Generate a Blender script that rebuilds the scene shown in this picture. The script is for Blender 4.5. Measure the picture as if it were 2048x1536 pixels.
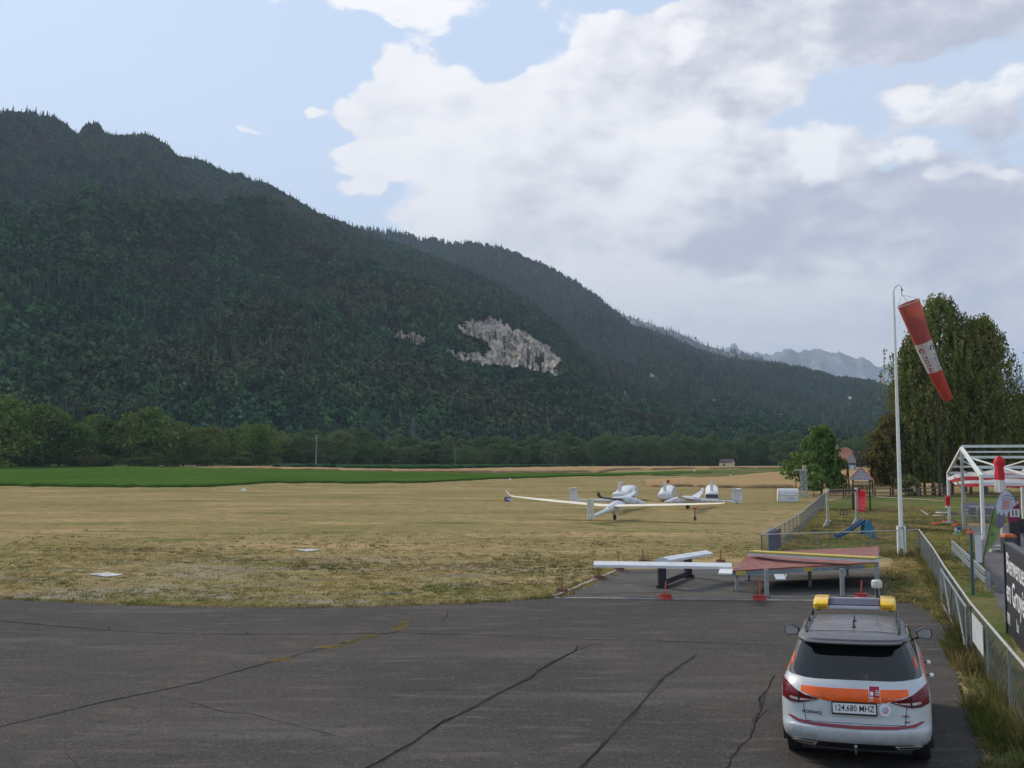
import bpy, bmesh, math, random
import numpy as np
from mathutils import Vector, Matrix, Euler

for o in list(bpy.data.objects): bpy.data.objects.remove(o)
SC = bpy.context.scene
COL = SC.collection
R = math.radians
random.seed(7)

# ------------------------------------------------------------ camera
F = 2050.0                       # focal length in pixels of the 2048 px wide photograph
PITCH = math.atan(157.0/F)
CH = 3.8
cam_d = bpy.data.cameras.new('camera'); cam = bpy.data.objects.new('camera', cam_d); COL.objects.link(cam)
cam.location = (0, 0, CH); cam.rotation_euler = (R(90)+PITCH, 0, 0)
cam_d.sensor_width = 36; cam_d.lens = 36*F/2048; cam_d.clip_start = .1; cam_d.clip_end = 60000
SC.camera = cam

# ------------------------------------------------------------ render settings
SC.render.engine = 'CYCLES'
SC.view_settings.view_transform = 'Standard'; SC.view_settings.look = 'None'
SC.view_settings.exposure = 1.0; SC.view_settings.gamma = 1.0
SC.cycles.volume_bounces = 0
SC.cycles.max_bounces = 6; SC.cycles.diffuse_bounces = 3
SC.cycles.transparent_max_bounces = 8

SUN_EL, SUN_AZ = 34.0, -42.0     # azimuth from the view axis, negative = left
SUN_STR = 2.2
SKY_STR = 0.088
HAZE_D = 9.5e-5

# ------------------------------------------------------------ pixel <-> place helpers
def ray(px, py):
    u = (px-1024)/F; v = (768-py)/F
    return Vector((u, math.cos(PITCH)-v*math.sin(PITCH), math.sin(PITCH)+v*math.cos(PITCH)))
def G(px, py, z=0.0):
    d = ray(px, py); k = (z-CH)/d.z
    return Vector((d.x*k, d.y*k, z))
def P(px, py, Y):
    d = ray(px, py); k = Y/d.y
    return Vector((d.x*k, Y, CH+d.z*k))
def sstep(t):
    t = np.clip(t, 0, 1); return t*t*(3-2*t)
def gz(x, y):
    x = np.asarray(x, float); y = np.asarray(y, float)
    az = x/np.maximum(np.abs(y), 1)
    zm = 2.9 + (1.6-2.9)*sstep((az+.30)/.50)
    return zm*sstep((y-110)/290.0)
def T(px, py):
    d = ray(px, py); lo, hi = 5.0, 1500.0
    last = lo
    for k in np.geomspace(5, 1500, 400):
        z = CH + d.z/d.y*k
        if z <= float(gz(d.x/d.y*k, k)): hi = k; break
        last = k
    else: return Vector((d.x/d.y*900, 900, float(gz(0, 900))))
    lo = last
    for _ in range(40):
        m = (lo+hi)/2; z = CH + d.z/d.y*m
        if z <= float(gz(d.x/d.y*m, m)): hi = m
        else: lo = m
    return Vector((d.x/d.y*hi, hi, float(gz(d.x/d.y*hi, hi))))
def pix(V):
    V = np.asarray(V, float)
    y = V[..., 1]; z = V[..., 2]-CH; c, s = math.cos(PITCH), math.sin(PITCH)
    dep = y*c+z*s; up = -y*s+z*c
    return 1024+F*V[..., 0]/dep, 768-F*up/dep

# ------------------------------------------------------------ sky and clouds
W = bpy.data.worlds.new('World'); SC.world = W; W.use_nodes = True
wt = W.node_tree; wt.nodes.clear()
class NT:
    def __init__(s, t): s.t = t
    def n(s, typ, **kw):
        n = s.t.nodes.new(typ)
        for k, v in kw.items(): setattr(n, k, v)
        return n
    def put(s, sock, v):
        if isinstance(v, bpy.types.NodeSocket): s.t.links.new(v, sock)
        else: sock.default_value = v
    def m(s, op, a, b=0.0, c=None, clamp=False):
        n = s.n('ShaderNodeMath', operation=op, use_clamp=clamp)
        s.put(n.inputs[0], a); s.put(n.inputs[1], b)
        if c is not None: s.put(n.inputs[2], c)
        return n.outputs[0]
    def vm(s, op, a, b=(0, 0, 0), out=0):
        n = s.n('ShaderNodeVectorMath', operation=op); s.put(n.inputs[0], a); s.put(n.inputs[1], b)
        return n.outputs['Value'] if op in ('LENGTH', 'DOT_PRODUCT', 'DISTANCE') else n.outputs[0]
    def mr(s, v, a, b, c=0.0, d=1.0, smooth=True):
        n = s.n('ShaderNodeMapRange', interpolation_type='SMOOTHSTEP' if smooth else 'LINEAR')
        s.put(n.inputs[0], v); s.put(n.inputs[1], a); s.put(n.inputs[2], b); s.put(n.inputs[3], c); s.put(n.inputs[4], d)
        return n.outputs[0]
    def noise(s, vec, scale, detail=4, rough=.5, dist=0.0):
        n = s.n('ShaderNodeTexNoise'); s.put(n.inputs['Vector'], vec)
        n.inputs['Scale'].default_value = scale; n.inputs['Detail'].default_value = detail
        n.inputs['Roughness'].default_value = rough; n.inputs['Distortion'].default_value = dist
        return n.outputs[0]
    def mix(s, f, a, b, blend='MIX'):
        n = s.n('ShaderNodeMix', data_type='RGBA', blend_type=blend)
        s.put(n.inputs[0], f)
        s.put(n.inputs[6], tuple(a)+(1,) if isinstance(a, (tuple, list)) and len(a) == 3 else a)
        s.put(n.inputs[7], tuple(b)+(1,) if isinstance(b, (tuple, list)) and len(b) == 3 else b)
        return n.outputs[2]
w = NT(wt)
tc = w.n('ShaderNodeTexCoord'); D = tc.outputs['Generated']
sep = w.n('ShaderNodeSeparateXYZ'); wt.links.new(D, sep.inputs[0])
azn = w.m('ARCTAN2', sep.outputs[0], sep.outputs[1])
eln = w.m('ARCSINE', sep.outputs[2])
def azel(px, py):
    d = ray(px, py).normalized()
    return math.atan2(d.x, d.y), math.asin(d.z)
cmb = w.n('ShaderNodeCombineXYZ'); wt.links.new(azn, cmb.inputs[0]); wt.links.new(eln, cmb.inputs[1])
AE = cmb.outputs[0]
def blobs(lst, start=0.0, src=None):
    acc = start
    for (px, py, rx, ry, wgt) in lst:
        a, e = azel(px, py)
        q = w.vm('SUBTRACT', src or AE, (a, e, 0)); q = w.vm('MULTIPLY', q, (F/rx, F/ry, 0))
        v = w.mr(w.vm('LENGTH', q), 0.35, 1.25, wgt, 0.0)
        acc = w.m('ADD', acc, v)
    return acc
# warped coordinates make the cloud outlines ragged
sq = w.vm('MULTIPLY', D, (1, 1, 1.7))
wn = w.n('ShaderNodeTexNoise'); wt.links.new(sq, wn.inputs['Vector']); wn.inputs['Scale'].default_value = 7; wn.inputs['Detail'].default_value = 5
wv = w.vm('MULTIPLY', w.vm('SUBTRACT', wn.outputs['Color'], (.5, .5, .5)), (.16, .09, 0))
AW = w.vm('ADD', AE, wv)
n1 = w.noise(sq, 6.5, 12, .60)
sunv = (math.sin(R(SUN_AZ))*math.cos(R(SUN_EL)), math.cos(R(SUN_AZ))*math.cos(R(SUN_EL)), math.sin(R(SUN_EL))*1.7)
n2 = w.noise(w.vm('ADD', sq, tuple(c*.022 for c in sunv)), 6.5, 12, .60)
# general cover of clouds all round, then the clouds and the gaps of this morning
front = blobs([
    (1010, 395, 330, 215, .62), (1180, 240, 260, 200, .50), (905, 165, 120, 110, .58), (770, 260, 130, 75, .62),
    (685, 342, 110, 42, .75), (1330, 470, 420, 260, .45), (1180, 600, 330, 120, .5),
    (1700, 520, 520, 230, .55), (1980, 420, 260, 130, .35), (1560, 90, 430, 150, .40), (2000, 90, 200, 140, .34),
    (1350, 60, 260, 90, .25), (1540, 150, 110, 60, .34), (1840, 215, 90, 42, .36), (2010, 220, 110, 70, .34),
    (610, -14, 270, 52, .46), (800, -4, 160, 40, .36),
    (672, 394, 46, 26, .52), (507, 268, 40, 18, .56), (655, 222, 30, 14, .50), (330, 256, 90, 16, .48),
    (130, 330, 620, 420, -.42), (300, 60, 520, 150, -.20), (1040, 95, 200, 60, -.42), (1790, 195, 240, 70, -.22),
    (880, 425, 130, 45, -.22), (1850, 290, 220, 40, -.12), (1650, 330, 300, 90, .25), (1900, 600, 400, 140, .35), (1400, 200, 160, 120, .15)], 0.0, AW)
base = w.m('MULTIPLY_ADD', n1, 1.55, -.42)
dens = w.m('ADD', base, front)
alpha = w.mr(w.m('ADD', dens, w.m('MULTIPLY', w.m('SUBTRACT', w.noise(sq, 24, 10, .68), .5), .62)), .50, .68)
rel = w.m('MULTIPLY', w.m('SUBTRACT', n1, n2), w.mr(azn, -.1, .25, 1.7, 2.4))
# thick cloud towards the right, seen from its shaded side
thick = blobs([(1800, 470, 520, 220, .42), (1640, 60, 480, 200, .36), (1950, 200, 260, 360, .26), (1480, 420, 260, 130, .20), (1330, 640, 380, 130, -.10), (1700, 640, 260, 70, -.10), (1150, 380, 240, 70, .14), (1250, 500, 300, 70, .2), (1550, 150, 75, 38, -.35), (1395, 90, 50, 40, -.4), (1845, 212, 60, 28, -.55), (1395, 235, 80, 24, -.4), (1340, 265, 70, 22, -.4), (1620, 312, 44, 20, -.5), (1790, 292, 70, 18, -.5), (1880, 318, 36, 14, -.4), (1950, 316, 36, 12, -.4), (2005, 326, 44, 16, -.4), (1995, 190, 80, 30, -.35), (1400, 560, 200, 60, -.25), (1505, 565, 40, 14, -.4), (1460, 630, 40, 12, -.4)], 0.0, AW)
thick = w.m('ADD', thick, w.m('MULTIPLY', w.m('SUBTRACT', dens, 1.0), .10))
thick = w.m('SUBTRACT', thick, rel)
thick = w.m('ADD', thick, w.m('MULTIPLY', w.m('SUBTRACT', w.noise(sq, 11, 9, .62), .5), .50))
shade = w.mr(thick, -.10, .80)
ccol = w.mix(shade, (7.2, 7.0, 6.85), (3.3, 3.35, 3.95))
ccol = w.mix(w.mr(eln, .30, .02, 0.0, .55), ccol, (5.9, 5.3, 5.15))
sky = w.n('ShaderNodeTexSky', sky_type='NISHITA', sun_disc=False)
sky.sun_elevation = R(SUN_EL); sky.sun_rotation = R(SUN_AZ); sky.air_density = 1.3; sky.dust_density = .35; sky.ozone_density = 2.0; sky.altitude = 700
veil = w.mix(w.mr(eln, .0, .60, .80, .60), sky.outputs[0], (4.9, 5.4, 6.2))
skyc = w.mix(w.m('MULTIPLY', alpha, .96), veil, ccol)
bg = w.n('ShaderNodeBackground'); wt.links.new(skyc, bg.inputs[0]); bg.inputs[1].default_value = SKY_STR
wo = w.n('ShaderNodeOutputWorld'); wt.links.new(bg.outputs[0], wo.inputs[0])

sd = bpy.data.lights.new('sun', 'SUN'); sd.energy = SUN_STR; sd.angle = R(12); sd.color = (1, .91, .78)
so = bpy.data.objects.new('sun', sd); COL.objects.link(so)
sdir = Vector((math.sin(R(SUN_AZ))*math.cos(R(SUN_EL)), math.cos(R(SUN_AZ))*math.cos(R(SUN_EL)), math.sin(R(SUN_EL))))
so.rotation_euler = (-sdir).to_track_quat('-Z', 'Y').to_euler(); so.location = (0, 0, 50)

# ------------------------------------------------------------ materials
MATS = {}
def mat(name, col, rough=.7, var=.12, scale=4.0, bump=0.0, bscale=None, metal=0.0, spec=.4, coat=0.0, trans=0.0, stretch=(1, 1, 1), col2=None):
    if name in MATS: return MATS[name]
    m = bpy.data.materials.new(name); m.use_nodes = True; t = m.node_tree; t.nodes.clear(); q = NT(t)
    co = q.vm('MULTIPLY', q.n('ShaderNodeTexCoord').outputs['Object'], stretch)
    nz = q.noise(co, scale, 6, .6)
    a = tuple(c*(1-var) for c in col); b = col2 or tuple(min(1, c*(1+var)) for c in col)
    c = q.mix(q.mr(nz, .3, .7), a, b)
    p = q.n('ShaderNodeBsdfPrincipled'); q.put(p.inputs['Base Color'], c)
    p.inputs['Roughness'].default_value = rough; p.inputs['Metallic'].default_value = metal
    p.inputs['Specular IOR Level'].default_value = spec; p.inputs['Coat Weight'].default_value = coat; p.inputs['Coat Roughness'].default_value = .06
    if bump:
        bn = q.n('ShaderNodeBump'); bn.inputs['Strength'].default_value = bump; bn.inputs['Distance'].default_value = .02
        q.put(bn.inputs['Height'], q.noise(co, bscale or scale*6, 5, .6)); t.links.new(bn.outputs[0], p.inputs['Normal'])
    out = q.n('ShaderNodeOutputMaterial'); sh = p.outputs[0]
    if trans:
        tr = q.n('ShaderNodeBsdfTranslucent'); q.put(tr.inputs[0], c); mx = q.n('ShaderNodeMixShader'); mx.inputs[0].default_value = trans
        t.links.new(sh, mx.inputs[1]); t.links.new(tr.outputs[0], mx.inputs[2]); sh = mx.outputs[0]
    t.links.new(sh, out.inputs[0]); MATS[name] = m
    return m
def leafmat(name, a, b, c, scale=.25, inst=False, trans=.18):
    m = bpy.data.materials.new(name); m.use_nodes = True; t = m.node_tree; t.nodes.clear(); q = NT(t)
    if inst:
        at = q.n('ShaderNodeAttribute', attribute_type='INSTANCER', attribute_name='hue'); h = at.outputs['Fac']
    else: h = q.n('ShaderNodeObjectInfo').outputs['Random']
    geo = q.n('ShaderNodeNewGeometry')
    nz = q.noise(geo.outputs['Position'], scale, 3, .6)
    isl = geo.outputs['Random Per Island']
    c1 = q.mix(q.mr(h, 0, 1, smooth=False), a, b)
    c2 = q.mix(q.mr(nz, .42, .68), c1, c)
    if inst: hs = q.m('FRACT', q.m('MULTIPLY', h, 91.7)); c2 = q.mix(1.0, c2, q.mix(hs, (.55, .55, .58), (1.45, 1.45, 1.35)), 'MULTIPLY')
    c3 = q.mix(1.0, c2, q.mix(isl, (.62, .62, .62), (1.25, 1.25, 1.2)), 'MULTIPLY')
    df = q.n('ShaderNodeBsdfDiffuse'); q.put(df.inputs[0], c3)
    out = q.n('ShaderNodeOutputMaterial'); sh = df.outputs[0]
    if trans:
        tr = q.n('ShaderNodeBsdfTranslucent'); q.put(tr.inputs[0], c3); mx = q.n('ShaderNodeMixShader'); mx.inputs[0].default_value = trans
        t.links.new(sh, mx.inputs[1]); t.links.new(tr.outputs[0], mx.inputs[2]); sh = mx.outputs[0]
    t.links.new(sh, out.inputs[0]); MATS[name] = m
    return m

# ------------------------------------------------------------ mesh helpers
class MB:
    def __init__(s): s.v = []; s.f = []
    def add(s, vs, fs):
        k = len(s.v); s.v += [tuple(v) for v in vs]; s.f += [tuple(i+k for i in f) for f in fs]; return s
    def box(s, c, sz, rz=0.0, taper=1.0, rx=0.0, ry=0.0):
        hx, hy, hz = sz[0]/2, sz[1]/2, sz[2]/2
        M = Euler((rx, ry, rz)).to_matrix(); c = Vector(c); vs = []
        for z in (-1, 1):
            k = 1 if z < 0 else taper
            for x, y in ((-1, -1), (1, -1), (1, 1), (-1, 1)): vs.append(c + M @ Vector((x*hx*k, y*hy*k, z*hz)))
        return s.add(vs, [(3, 2, 1, 0), (4, 5, 6, 7), (0, 1, 5, 4), (1, 2, 6, 5), (2, 3, 7, 6), (3, 0, 4, 7)])
    def beam(s, a, b, w_, h_, up=(0, 0, 1)):
        a = Vector(a); b = Vector(b); d = (b-a).normalized(); up = Vector(up)
        if abs(d.dot(up)) > .98: up = Vector((0, 1, 0))
        sx = d.cross(up).normalized(); sy = sx.cross(d)
        vs = [p + sx*(i*w_/2) + sy*(j*h_/2) for p in (a, b) for i, j in ((-1, -1), (1, -1), (1, 1), (-1, 1))]
        return s.add(vs, [(3, 2, 1, 0), (4, 5, 6, 7), (0, 1, 5, 4), (1, 2, 6, 5), (2, 3, 7, 6), (3, 0, 4, 7)])
    def tube(s, pts, r, n=8, caps=True):
        pts = [Vector(p) for p in pts]; m = len(pts); rs = r if isinstance(r, (list, tuple)) else [r]*m
        base = len(s.v); fs = []; vs = []
        for i, p in enumerate(pts):
            d = (pts[min(i+1, m-1)]-pts[max(i-1, 0)]).normalized()
            up = Vector((0, 0, 1)) if abs(d.z) < .95 else Vector((0, 1, 0))
            a = d.cross(up).normalized(); b = a.cross(d)
            for k in range(n):
                t = 2*math.pi*k/n; vs.append(p + a*math.cos(t)*rs[i] + b*math.sin(t)*rs[i])
        for i in range(m-1):
            for k in range(n): fs.append((i*n+k, i*n+(k+1) % n, (i+1)*n+(k+1) % n, (i+1)*n+k))
        if caps: fs += [tuple(range(n))[::-1], tuple(range((m-1)*n, m*n))]
        return s.add(vs, fs)
    def lathe(s, c, prof, n=16, axis='Z'):
        vs = []; fs = []; c = Vector(c)
        for (r, z) in prof:
            for k in range(n):
                t = 2*math.pi*k/n; q = (r*math.cos(t), r*math.sin(t), z)
                if axis == 'Y': q = (q[0], q[2], q[1])
                if axis == 'X': q = (q[2], q[0], q[1])
                vs.append(c+Vector(q))
        m = len(prof)
        for i in range(m-1):
            for k in range(n): fs.append((i*n+k, i*n+(k+1) % n, (i+1)*n+(k+1) % n, (i+1)*n+k))
        fs += [tuple(range(n))[::-1], tuple(range((m-1)*n, m*n))]
        return s.add(vs, fs)
    def prism(s, poly, z0, z1, f=None):
        """poly in the local xy plane extruded along z; f maps the points"""
        n = len(poly); vs = [(x, y, z0) for x, y in poly]+[(x, y, z1) for x, y in poly]
        if f: vs = [f(Vector(v)) for v in vs]
        return s.add(vs, [tuple(range(n))[::-1], tuple(range(n, 2*n))]+[(i, (i+1) % n, n+(i+1) % n, n+i) for i in range(n)])
    def loft(s, rings, close=True, caps=True):
        n = len(rings[0]); vs = [v for r_ in rings for v in r_]; fs = []
        for i in range(len(rings)-1):
            for k in range(n if close else n-1): fs.append((i*n+k, i*n+(k+1) % n, (i+1)*n+(k+1) % n, (i+1)*n+k))
        if caps: fs += [tuple(range(n))[::-1], tuple(range((len(rings)-1)*n, len(rings)*n))]
        return s.add(vs, fs)
    def build(s, name, m, parent=None, smooth=False, bevel=0.0):
        me = bpy.data.meshes.new(name); me.from_pydata(s.v, [], s.f); me.update()
        bm = bmesh.new(); bm.from_mesh(me); bmesh.ops.recalc_face_normals(bm, faces=bm.faces)
        if bevel: bmesh.ops.bevel(bm, geom=[e for e in bm.edges if len(e.link_faces) == 2 and e.calc_face_angle(0) > .5], offset=bevel, segments=2, affect='EDGES', clamp_overlap=True)
        bm.to_mesh(me); bm.free()
        if smooth:
            me.polygons.foreach_set('use_smooth', [True]*len(me.polygons))
            me.set_sharp_from_angle(angle=R(38))
        return link(name, me, m, parent)
def link(name, me, m=None, parent=None):
    if m is not None:
        me.materials.clear(); me.materials.append(m)
    o = bpy.data.objects.new(name, me); COL.objects.link(o)
    if parent is not None: o.parent = parent
    return o
def tag(o, label=None, cat=None, group=None, kind=None):
    if label: o['label'] = label
    if cat: o['category'] = cat
    if group: o['group'] = group
    if kind: o['kind'] = kind
    return o
def thing(name, label, cat, loc=(0, 0, 0), rz=0.0, group=None):
    o = bpy.data.objects.new(name, None); COL.objects.link(o); o.empty_display_size = .3
    o.location = loc; o.rotation_euler = (0, 0, rz)
    return tag(o, label, cat, group)
def copytree(o, parent=None, loc=None, rz=None, label=None, scale=None):
    c = o.copy(); COL.objects.link(c)
    if parent is not None: c.parent = parent
    if loc is not None: c.location = loc
    if rz is not None: c.rotation_euler = (0, 0, rz)
    if label: c['label'] = label
    if scale is not None: c.scale = scale
    for ch in list(o.children): copytree(ch, c)
    return c
def npmesh(name, V, Fc):
    """fast mesh from arrays; Fc is an (n,3) or (n,4) int array"""
    V = np.asarray(V, np.float32); Fc = np.asarray(Fc, np.int32); k = Fc.shape[1]
    me = bpy.data.meshes.new(name); me.vertices.add(len(V)); me.vertices.foreach_set('co', V.ravel())
    me.loops.add(Fc.size); me.loops.foreach_set('vertex_index', Fc.ravel())
    me.polygons.add(len(Fc)); me.polygons.foreach_set('loop_start', np.arange(0, Fc.size, k, dtype=np.int32))
    me.update(calc_edges=True); me.validate(); return me
def text(body, size, name, m, parent, M, ext=.002, align='CENTER', sx=1.0):
    cu = bpy.data.curves.new('lettering', 'FONT'); cu.body = body; cu.size = size; cu.extrude = ext; cu.align_x = align; cu.align_y = 'CENTER'; cu.resolution_u = 2; cu.offset = size*.006
    o = bpy.data.objects.new('lettering_source', cu); COL.objects.link(o)
    bpy.context.view_layer.update()
    me = bpy.data.meshes.new_from_object(o.evaluated_get(bpy.context.evaluated_depsgraph_get()))
    bpy.data.objects.remove(o); bpy.data.curves.remove(cu)
    me.transform(M @ Matrix.Diagonal((sx, 1, 1, 1)))
    return link(name, me, m, parent)
# numpy value noise
_rs = np.random.RandomState(11); _tab = _rs.rand(256, 256)
def vnoise(x, y):
    xi = np.floor(x).astype(int); yi = np.floor(y).astype(int); fx = x-xi; fy = y-yi
    fx = fx*fx*(3-2*fx); fy = fy*fy*(3-2*fy)
    a = _tab[xi & 255, yi & 255]; b = _tab[(xi+1) & 255, yi & 255]; c = _tab[xi & 255, (yi+1) & 255]; d = _tab[(xi+1) & 255, (yi+1) & 255]
    return (a*(1-fx)+b*fx)*(1-fy)+(c*(1-fx)+d*fx)*fy
def fbm(x, y, o=5, g=.5):
    s = 0; a = 1; n = 0
    for i in range(o): s = s+a*(vnoise(x*2**i+17*i, y*2**i+31*i)-.5); n += a; a *= g
    return s/n*2
# ============================================================ GROUND
def sheet_poly(name, pts, m, z=0.0, kind='structure', parent=None):
    me = bpy.data.meshes.new(name); bm = bmesh.new()
    f = bm.faces.new([bm.verts.new((p[0], p[1], z)) for p in pts]); bm.normal_update()
    if f.normal.z < 0: f.normal_flip()
    bmesh.ops.triangulate(bm, faces=bm.faces[:]); bm.to_mesh(me); bm.free()
    return tag(link(name, me, m, parent), kind=kind)
def gmat(name, layers, base, rough=.95, bump=.35, bscale=9.0, fine=.35):
    """base colour with layers (colour, scale, stretch, lo, hi[, (x0,x1,y0,y1,soft)])"""
    m = bpy.data.materials.new(name); m.use_nodes = True; t = m.node_tree; t.nodes.clear(); q = NT(t)
    pos = q.n('ShaderNodeNewGeometry').outputs['Position']
    sp = q.n('ShaderNodeSeparateXYZ'); t.links.new(pos, sp.inputs[0])
    c = q.mix(0, base, base)
    for L in layers:
        col, sc, st, lo, hi = L[:5]
        f = q.mr(q.noise(q.vm('MULTIPLY', pos, st), sc, 7, .62), lo, hi)
        if len(L) > 5:
            x0, x1, y0, y1, so_ = L[5]
            for s_, a, b in ((sp.outputs[0], x0, x1), (sp.outputs[1], y0, y1)):
                f = q.m('MULTIPLY', f, q.mr(s_, a-so_, a+so_)); f = q.m('MULTIPLY', f, q.mr(s_, b-so_, b+so_, 1, 0))
        c = q.mix(f, c, col)
    g = q.noise(pos, bscale, 8, .7)
    c = q.mix(1.0, c, q.mix(q.mr(g, .33, .67), (1-fine,)*3, (1+fine,)*3), 'MULTIPLY')
    p = q.n('ShaderNodeBsdfPrincipled'); q.put(p.inputs['Base Color'], c); p.inputs['Roughness'].default_value = rough; p.inputs['Specular IOR Level'].default_value = .0 if name != 'asphalt' else .05
    bn = q.n('ShaderNodeBump'); bn.inputs['Strength'].default_value = bump; bn.inputs['Distance'].default_value = .04
    q.put(bn.inputs['Height'], g); t.links.new(bn.outputs[0], p.inputs['Normal'])
    o = q.n('ShaderNodeOutputMaterial'); t.links.new(p.outputs[0], o.inputs[0]); MATS[name] = m; return m
M_GRASS = gmat('dry_grass_ground', [
    ((.200, .170, .070), .05, (.6, 1.2, 1), .42, .64),
    ((.360, .260, .135), .11, (.55, 1.3, 1), .50, .66), ((.38, .29, .14), .9, (.5, 1.3, 1), .54, .70), ((.15, .135, .055), .8, (.5, 1.2, 1), .57, .68),
    ((.115, .135, .042), .16, (.45, 1.5, 1), .56, .68),
    ((.120, .100, .048), 1.7, (.6, 1.6, 1), .50, .66),
    ((.240, .212, .165), .22, (.6, 1.5, 1), .46, .64, (-30, 0, 20, 40, 5)),
    ((.170, .155, .135), .60, (.6, 1.5, 1), .55, .68, (-30, 12, 22, 40, 5)),
    ((.075, .080, .030), 6.5, (.7, 1.3, 1), .57, .68)],
    (.270, .208, .105), bscale=11, fine=.34)
M_LAWN = gmat('playground_lawn', [
    ((.075, .105, .030), .25, (.6, 1.5, 1), .38, .60),
    ((.200, .165, .075), .35, (.5, 1.5, 1), .55, .70),
    ((.055, .075, .025), 2.5, (1, 1, 1), .55, .7)], (.145, .130, .055), bscale=13)
# ground sheet: rows get wider apart with distance, far enough for the horizon
ys = np.concatenate([np.linspace(-400, 0, 9)[:-1], np.linspace(0, 110, 23)[:-1], np.geomspace(110, 700, 60)[:-1], np.geomspace(700, 16000, 30)])
xs = np.concatenate([-np.geomspace(16000, 200, 24), np.linspace(-190, 190, 60), np.geomspace(200, 16000, 24)])
XX, YY = np.meshgrid(xs, ys); ZZ = gz(XX, YY)
nx_, ny_ = len(xs), len(ys); idx = np.arange(nx_*ny_).reshape(ny_, nx_)
Fq = np.stack([idx[:-1, :-1], idx[:-1, 1:], idx[1:, 1:], idx[1:, :-1]], -1).reshape(-1, 4)
tag(link('ground', npmesh('ground', np.stack([XX, YY, ZZ], -1).reshape(-1, 3), Fq), M_GRASS), kind='structure')

# asphalt apron
M_ASPH = gmat('asphalt', [
    ((.056, .054, .052), .10, (1, 1, 1), .35, .65),
    ((.115, .104, .092), .35, (.4, 1.3, 1), .52, .72),
    ((.050, .047, .045), .9, (.3, 1, 1), .55, .75),
    ((.110, .096, .082), 2.2, (.35, 1.4, 1), .52, .72), ((.052, .048, .045), 5.5, (.8, 1.2, 1), .55, .72), ((.12, .11, .10), 14, (1, 1, 1), .56, .70), ((.15, .14, .13), 42, (1, 1, 1), .66, .74),
    ((.30, .29, .28), 9.0, (1, 1, 1), .74, .765)], (.080, .070, .062), rough=1.0, bump=.5, bscale=45, fine=.38)
front_edge = [(-500, 1160), (-200, 1185), (0, 1197), (150, 1206), (330, 1212), (500, 1215), (700, 1214.5), (850, 1210), (1000, 1204), (1106, 1196)]
asph_px = front_edge + [(1850, 1204), (1880, 1214), (1903, 1240), (1903, 1275), (1892, 1305), (1915, 1350), (1930, 1410), (1955, 1470), (1972, 1536), (1990, 1650)]
rng = random.Random(3)
def rough_line(pts, step=.35, amp=.05, seed=1):
    rr = random.Random(seed); out = []
    for a, b in zip(pts[:-1], pts[1:]):
        a = Vector(a); b = Vector(b); n = max(1, int((b-a).length/step)); d = (b-a).normalized(); s_ = Vector((-d.y, d.x, 0))
        for i in range(n): out.append(a.lerp(b, i/n)+s_*rr.uniform(-amp, amp))
    out.append(Vector(pts[-1])); return out
edge_w = [G(*p) for p in asph_px]
n_front = len(front_edge)
edge_fine = rough_line(edge_w[:n_front], .25, .07, 5) + rough_line(edge_w[n_front-1:n_front+1], 50, 0, 5)[1:] + rough_line(edge_w[n_front:], .2, .06, 6)[1:]
poly = [(p.x, p.y) for p in edge_fine] + [(6.5, 2), (6.5, -30), (-60, -30), (-60, 29)]
apron = sheet_poly('asphalt_apron', poly, M_ASPH, .012)
# concrete slab under the landing markers
M_SLAB = gmat('slab_concrete', [((.085, .080, .075), .5, (.5, 1.2, 1), .40, .62), ((.17, .165, .155), 1.3, (.5, 1.2, 1), .55, .72), ((.05, .047, .044), .8, (1, 1, 1), .60, .75)], (.120, .114, .106), bump=.4, bscale=35, fine=.25)
slab_px = [(1109, 1196), (1240, 1140), (1780, 1138), (1796, 1204), (1850, 1204)]
slab_w = [G(*p) for p in slab_px]
sheet_poly('concrete_slab', [(slab_w[0].x, slab_w[0].y), (slab_w[1].x, slab_w[1].y), (slab_w[2].x, slab_w[2].y), (slab_w[3].x, slab_w[3].y)], M_SLAB, .020)
M_KERB = mat('kerb_concrete', (.30, .285, .26), .9, .25, 5, .5)
kerb = MB(); ka = G(1109, 1196); kb = G(1240, 1140); d_ = kb-ka
for i in range(9):
    a = ka+d_*(i/9+.004); b = ka+d_*((i+1)/9-.004); kerb = MB(); o_ = Vector((rng.uniform(-.02, .02), 0, 0))
    kerb.beam(a+o_+Vector((0, 0, .02)), b+o_+Vector((0, 0, .02)), .13, .08+rng.uniform(0, .02)); kb_ = kerb.build('kerb_stone', M_KERB, bevel=.008)
    tag(kb_, kind='structure')
kerb = MB(); a = G(1109, 1197); b = G(1796, 1205); kerb.beam(a+Vector((0, 0, .012)), b+Vector((0, 0, .012)), .10, .05)
tag(kerb.build('slab_edging', M_KERB, bevel=.006), kind='structure')

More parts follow.
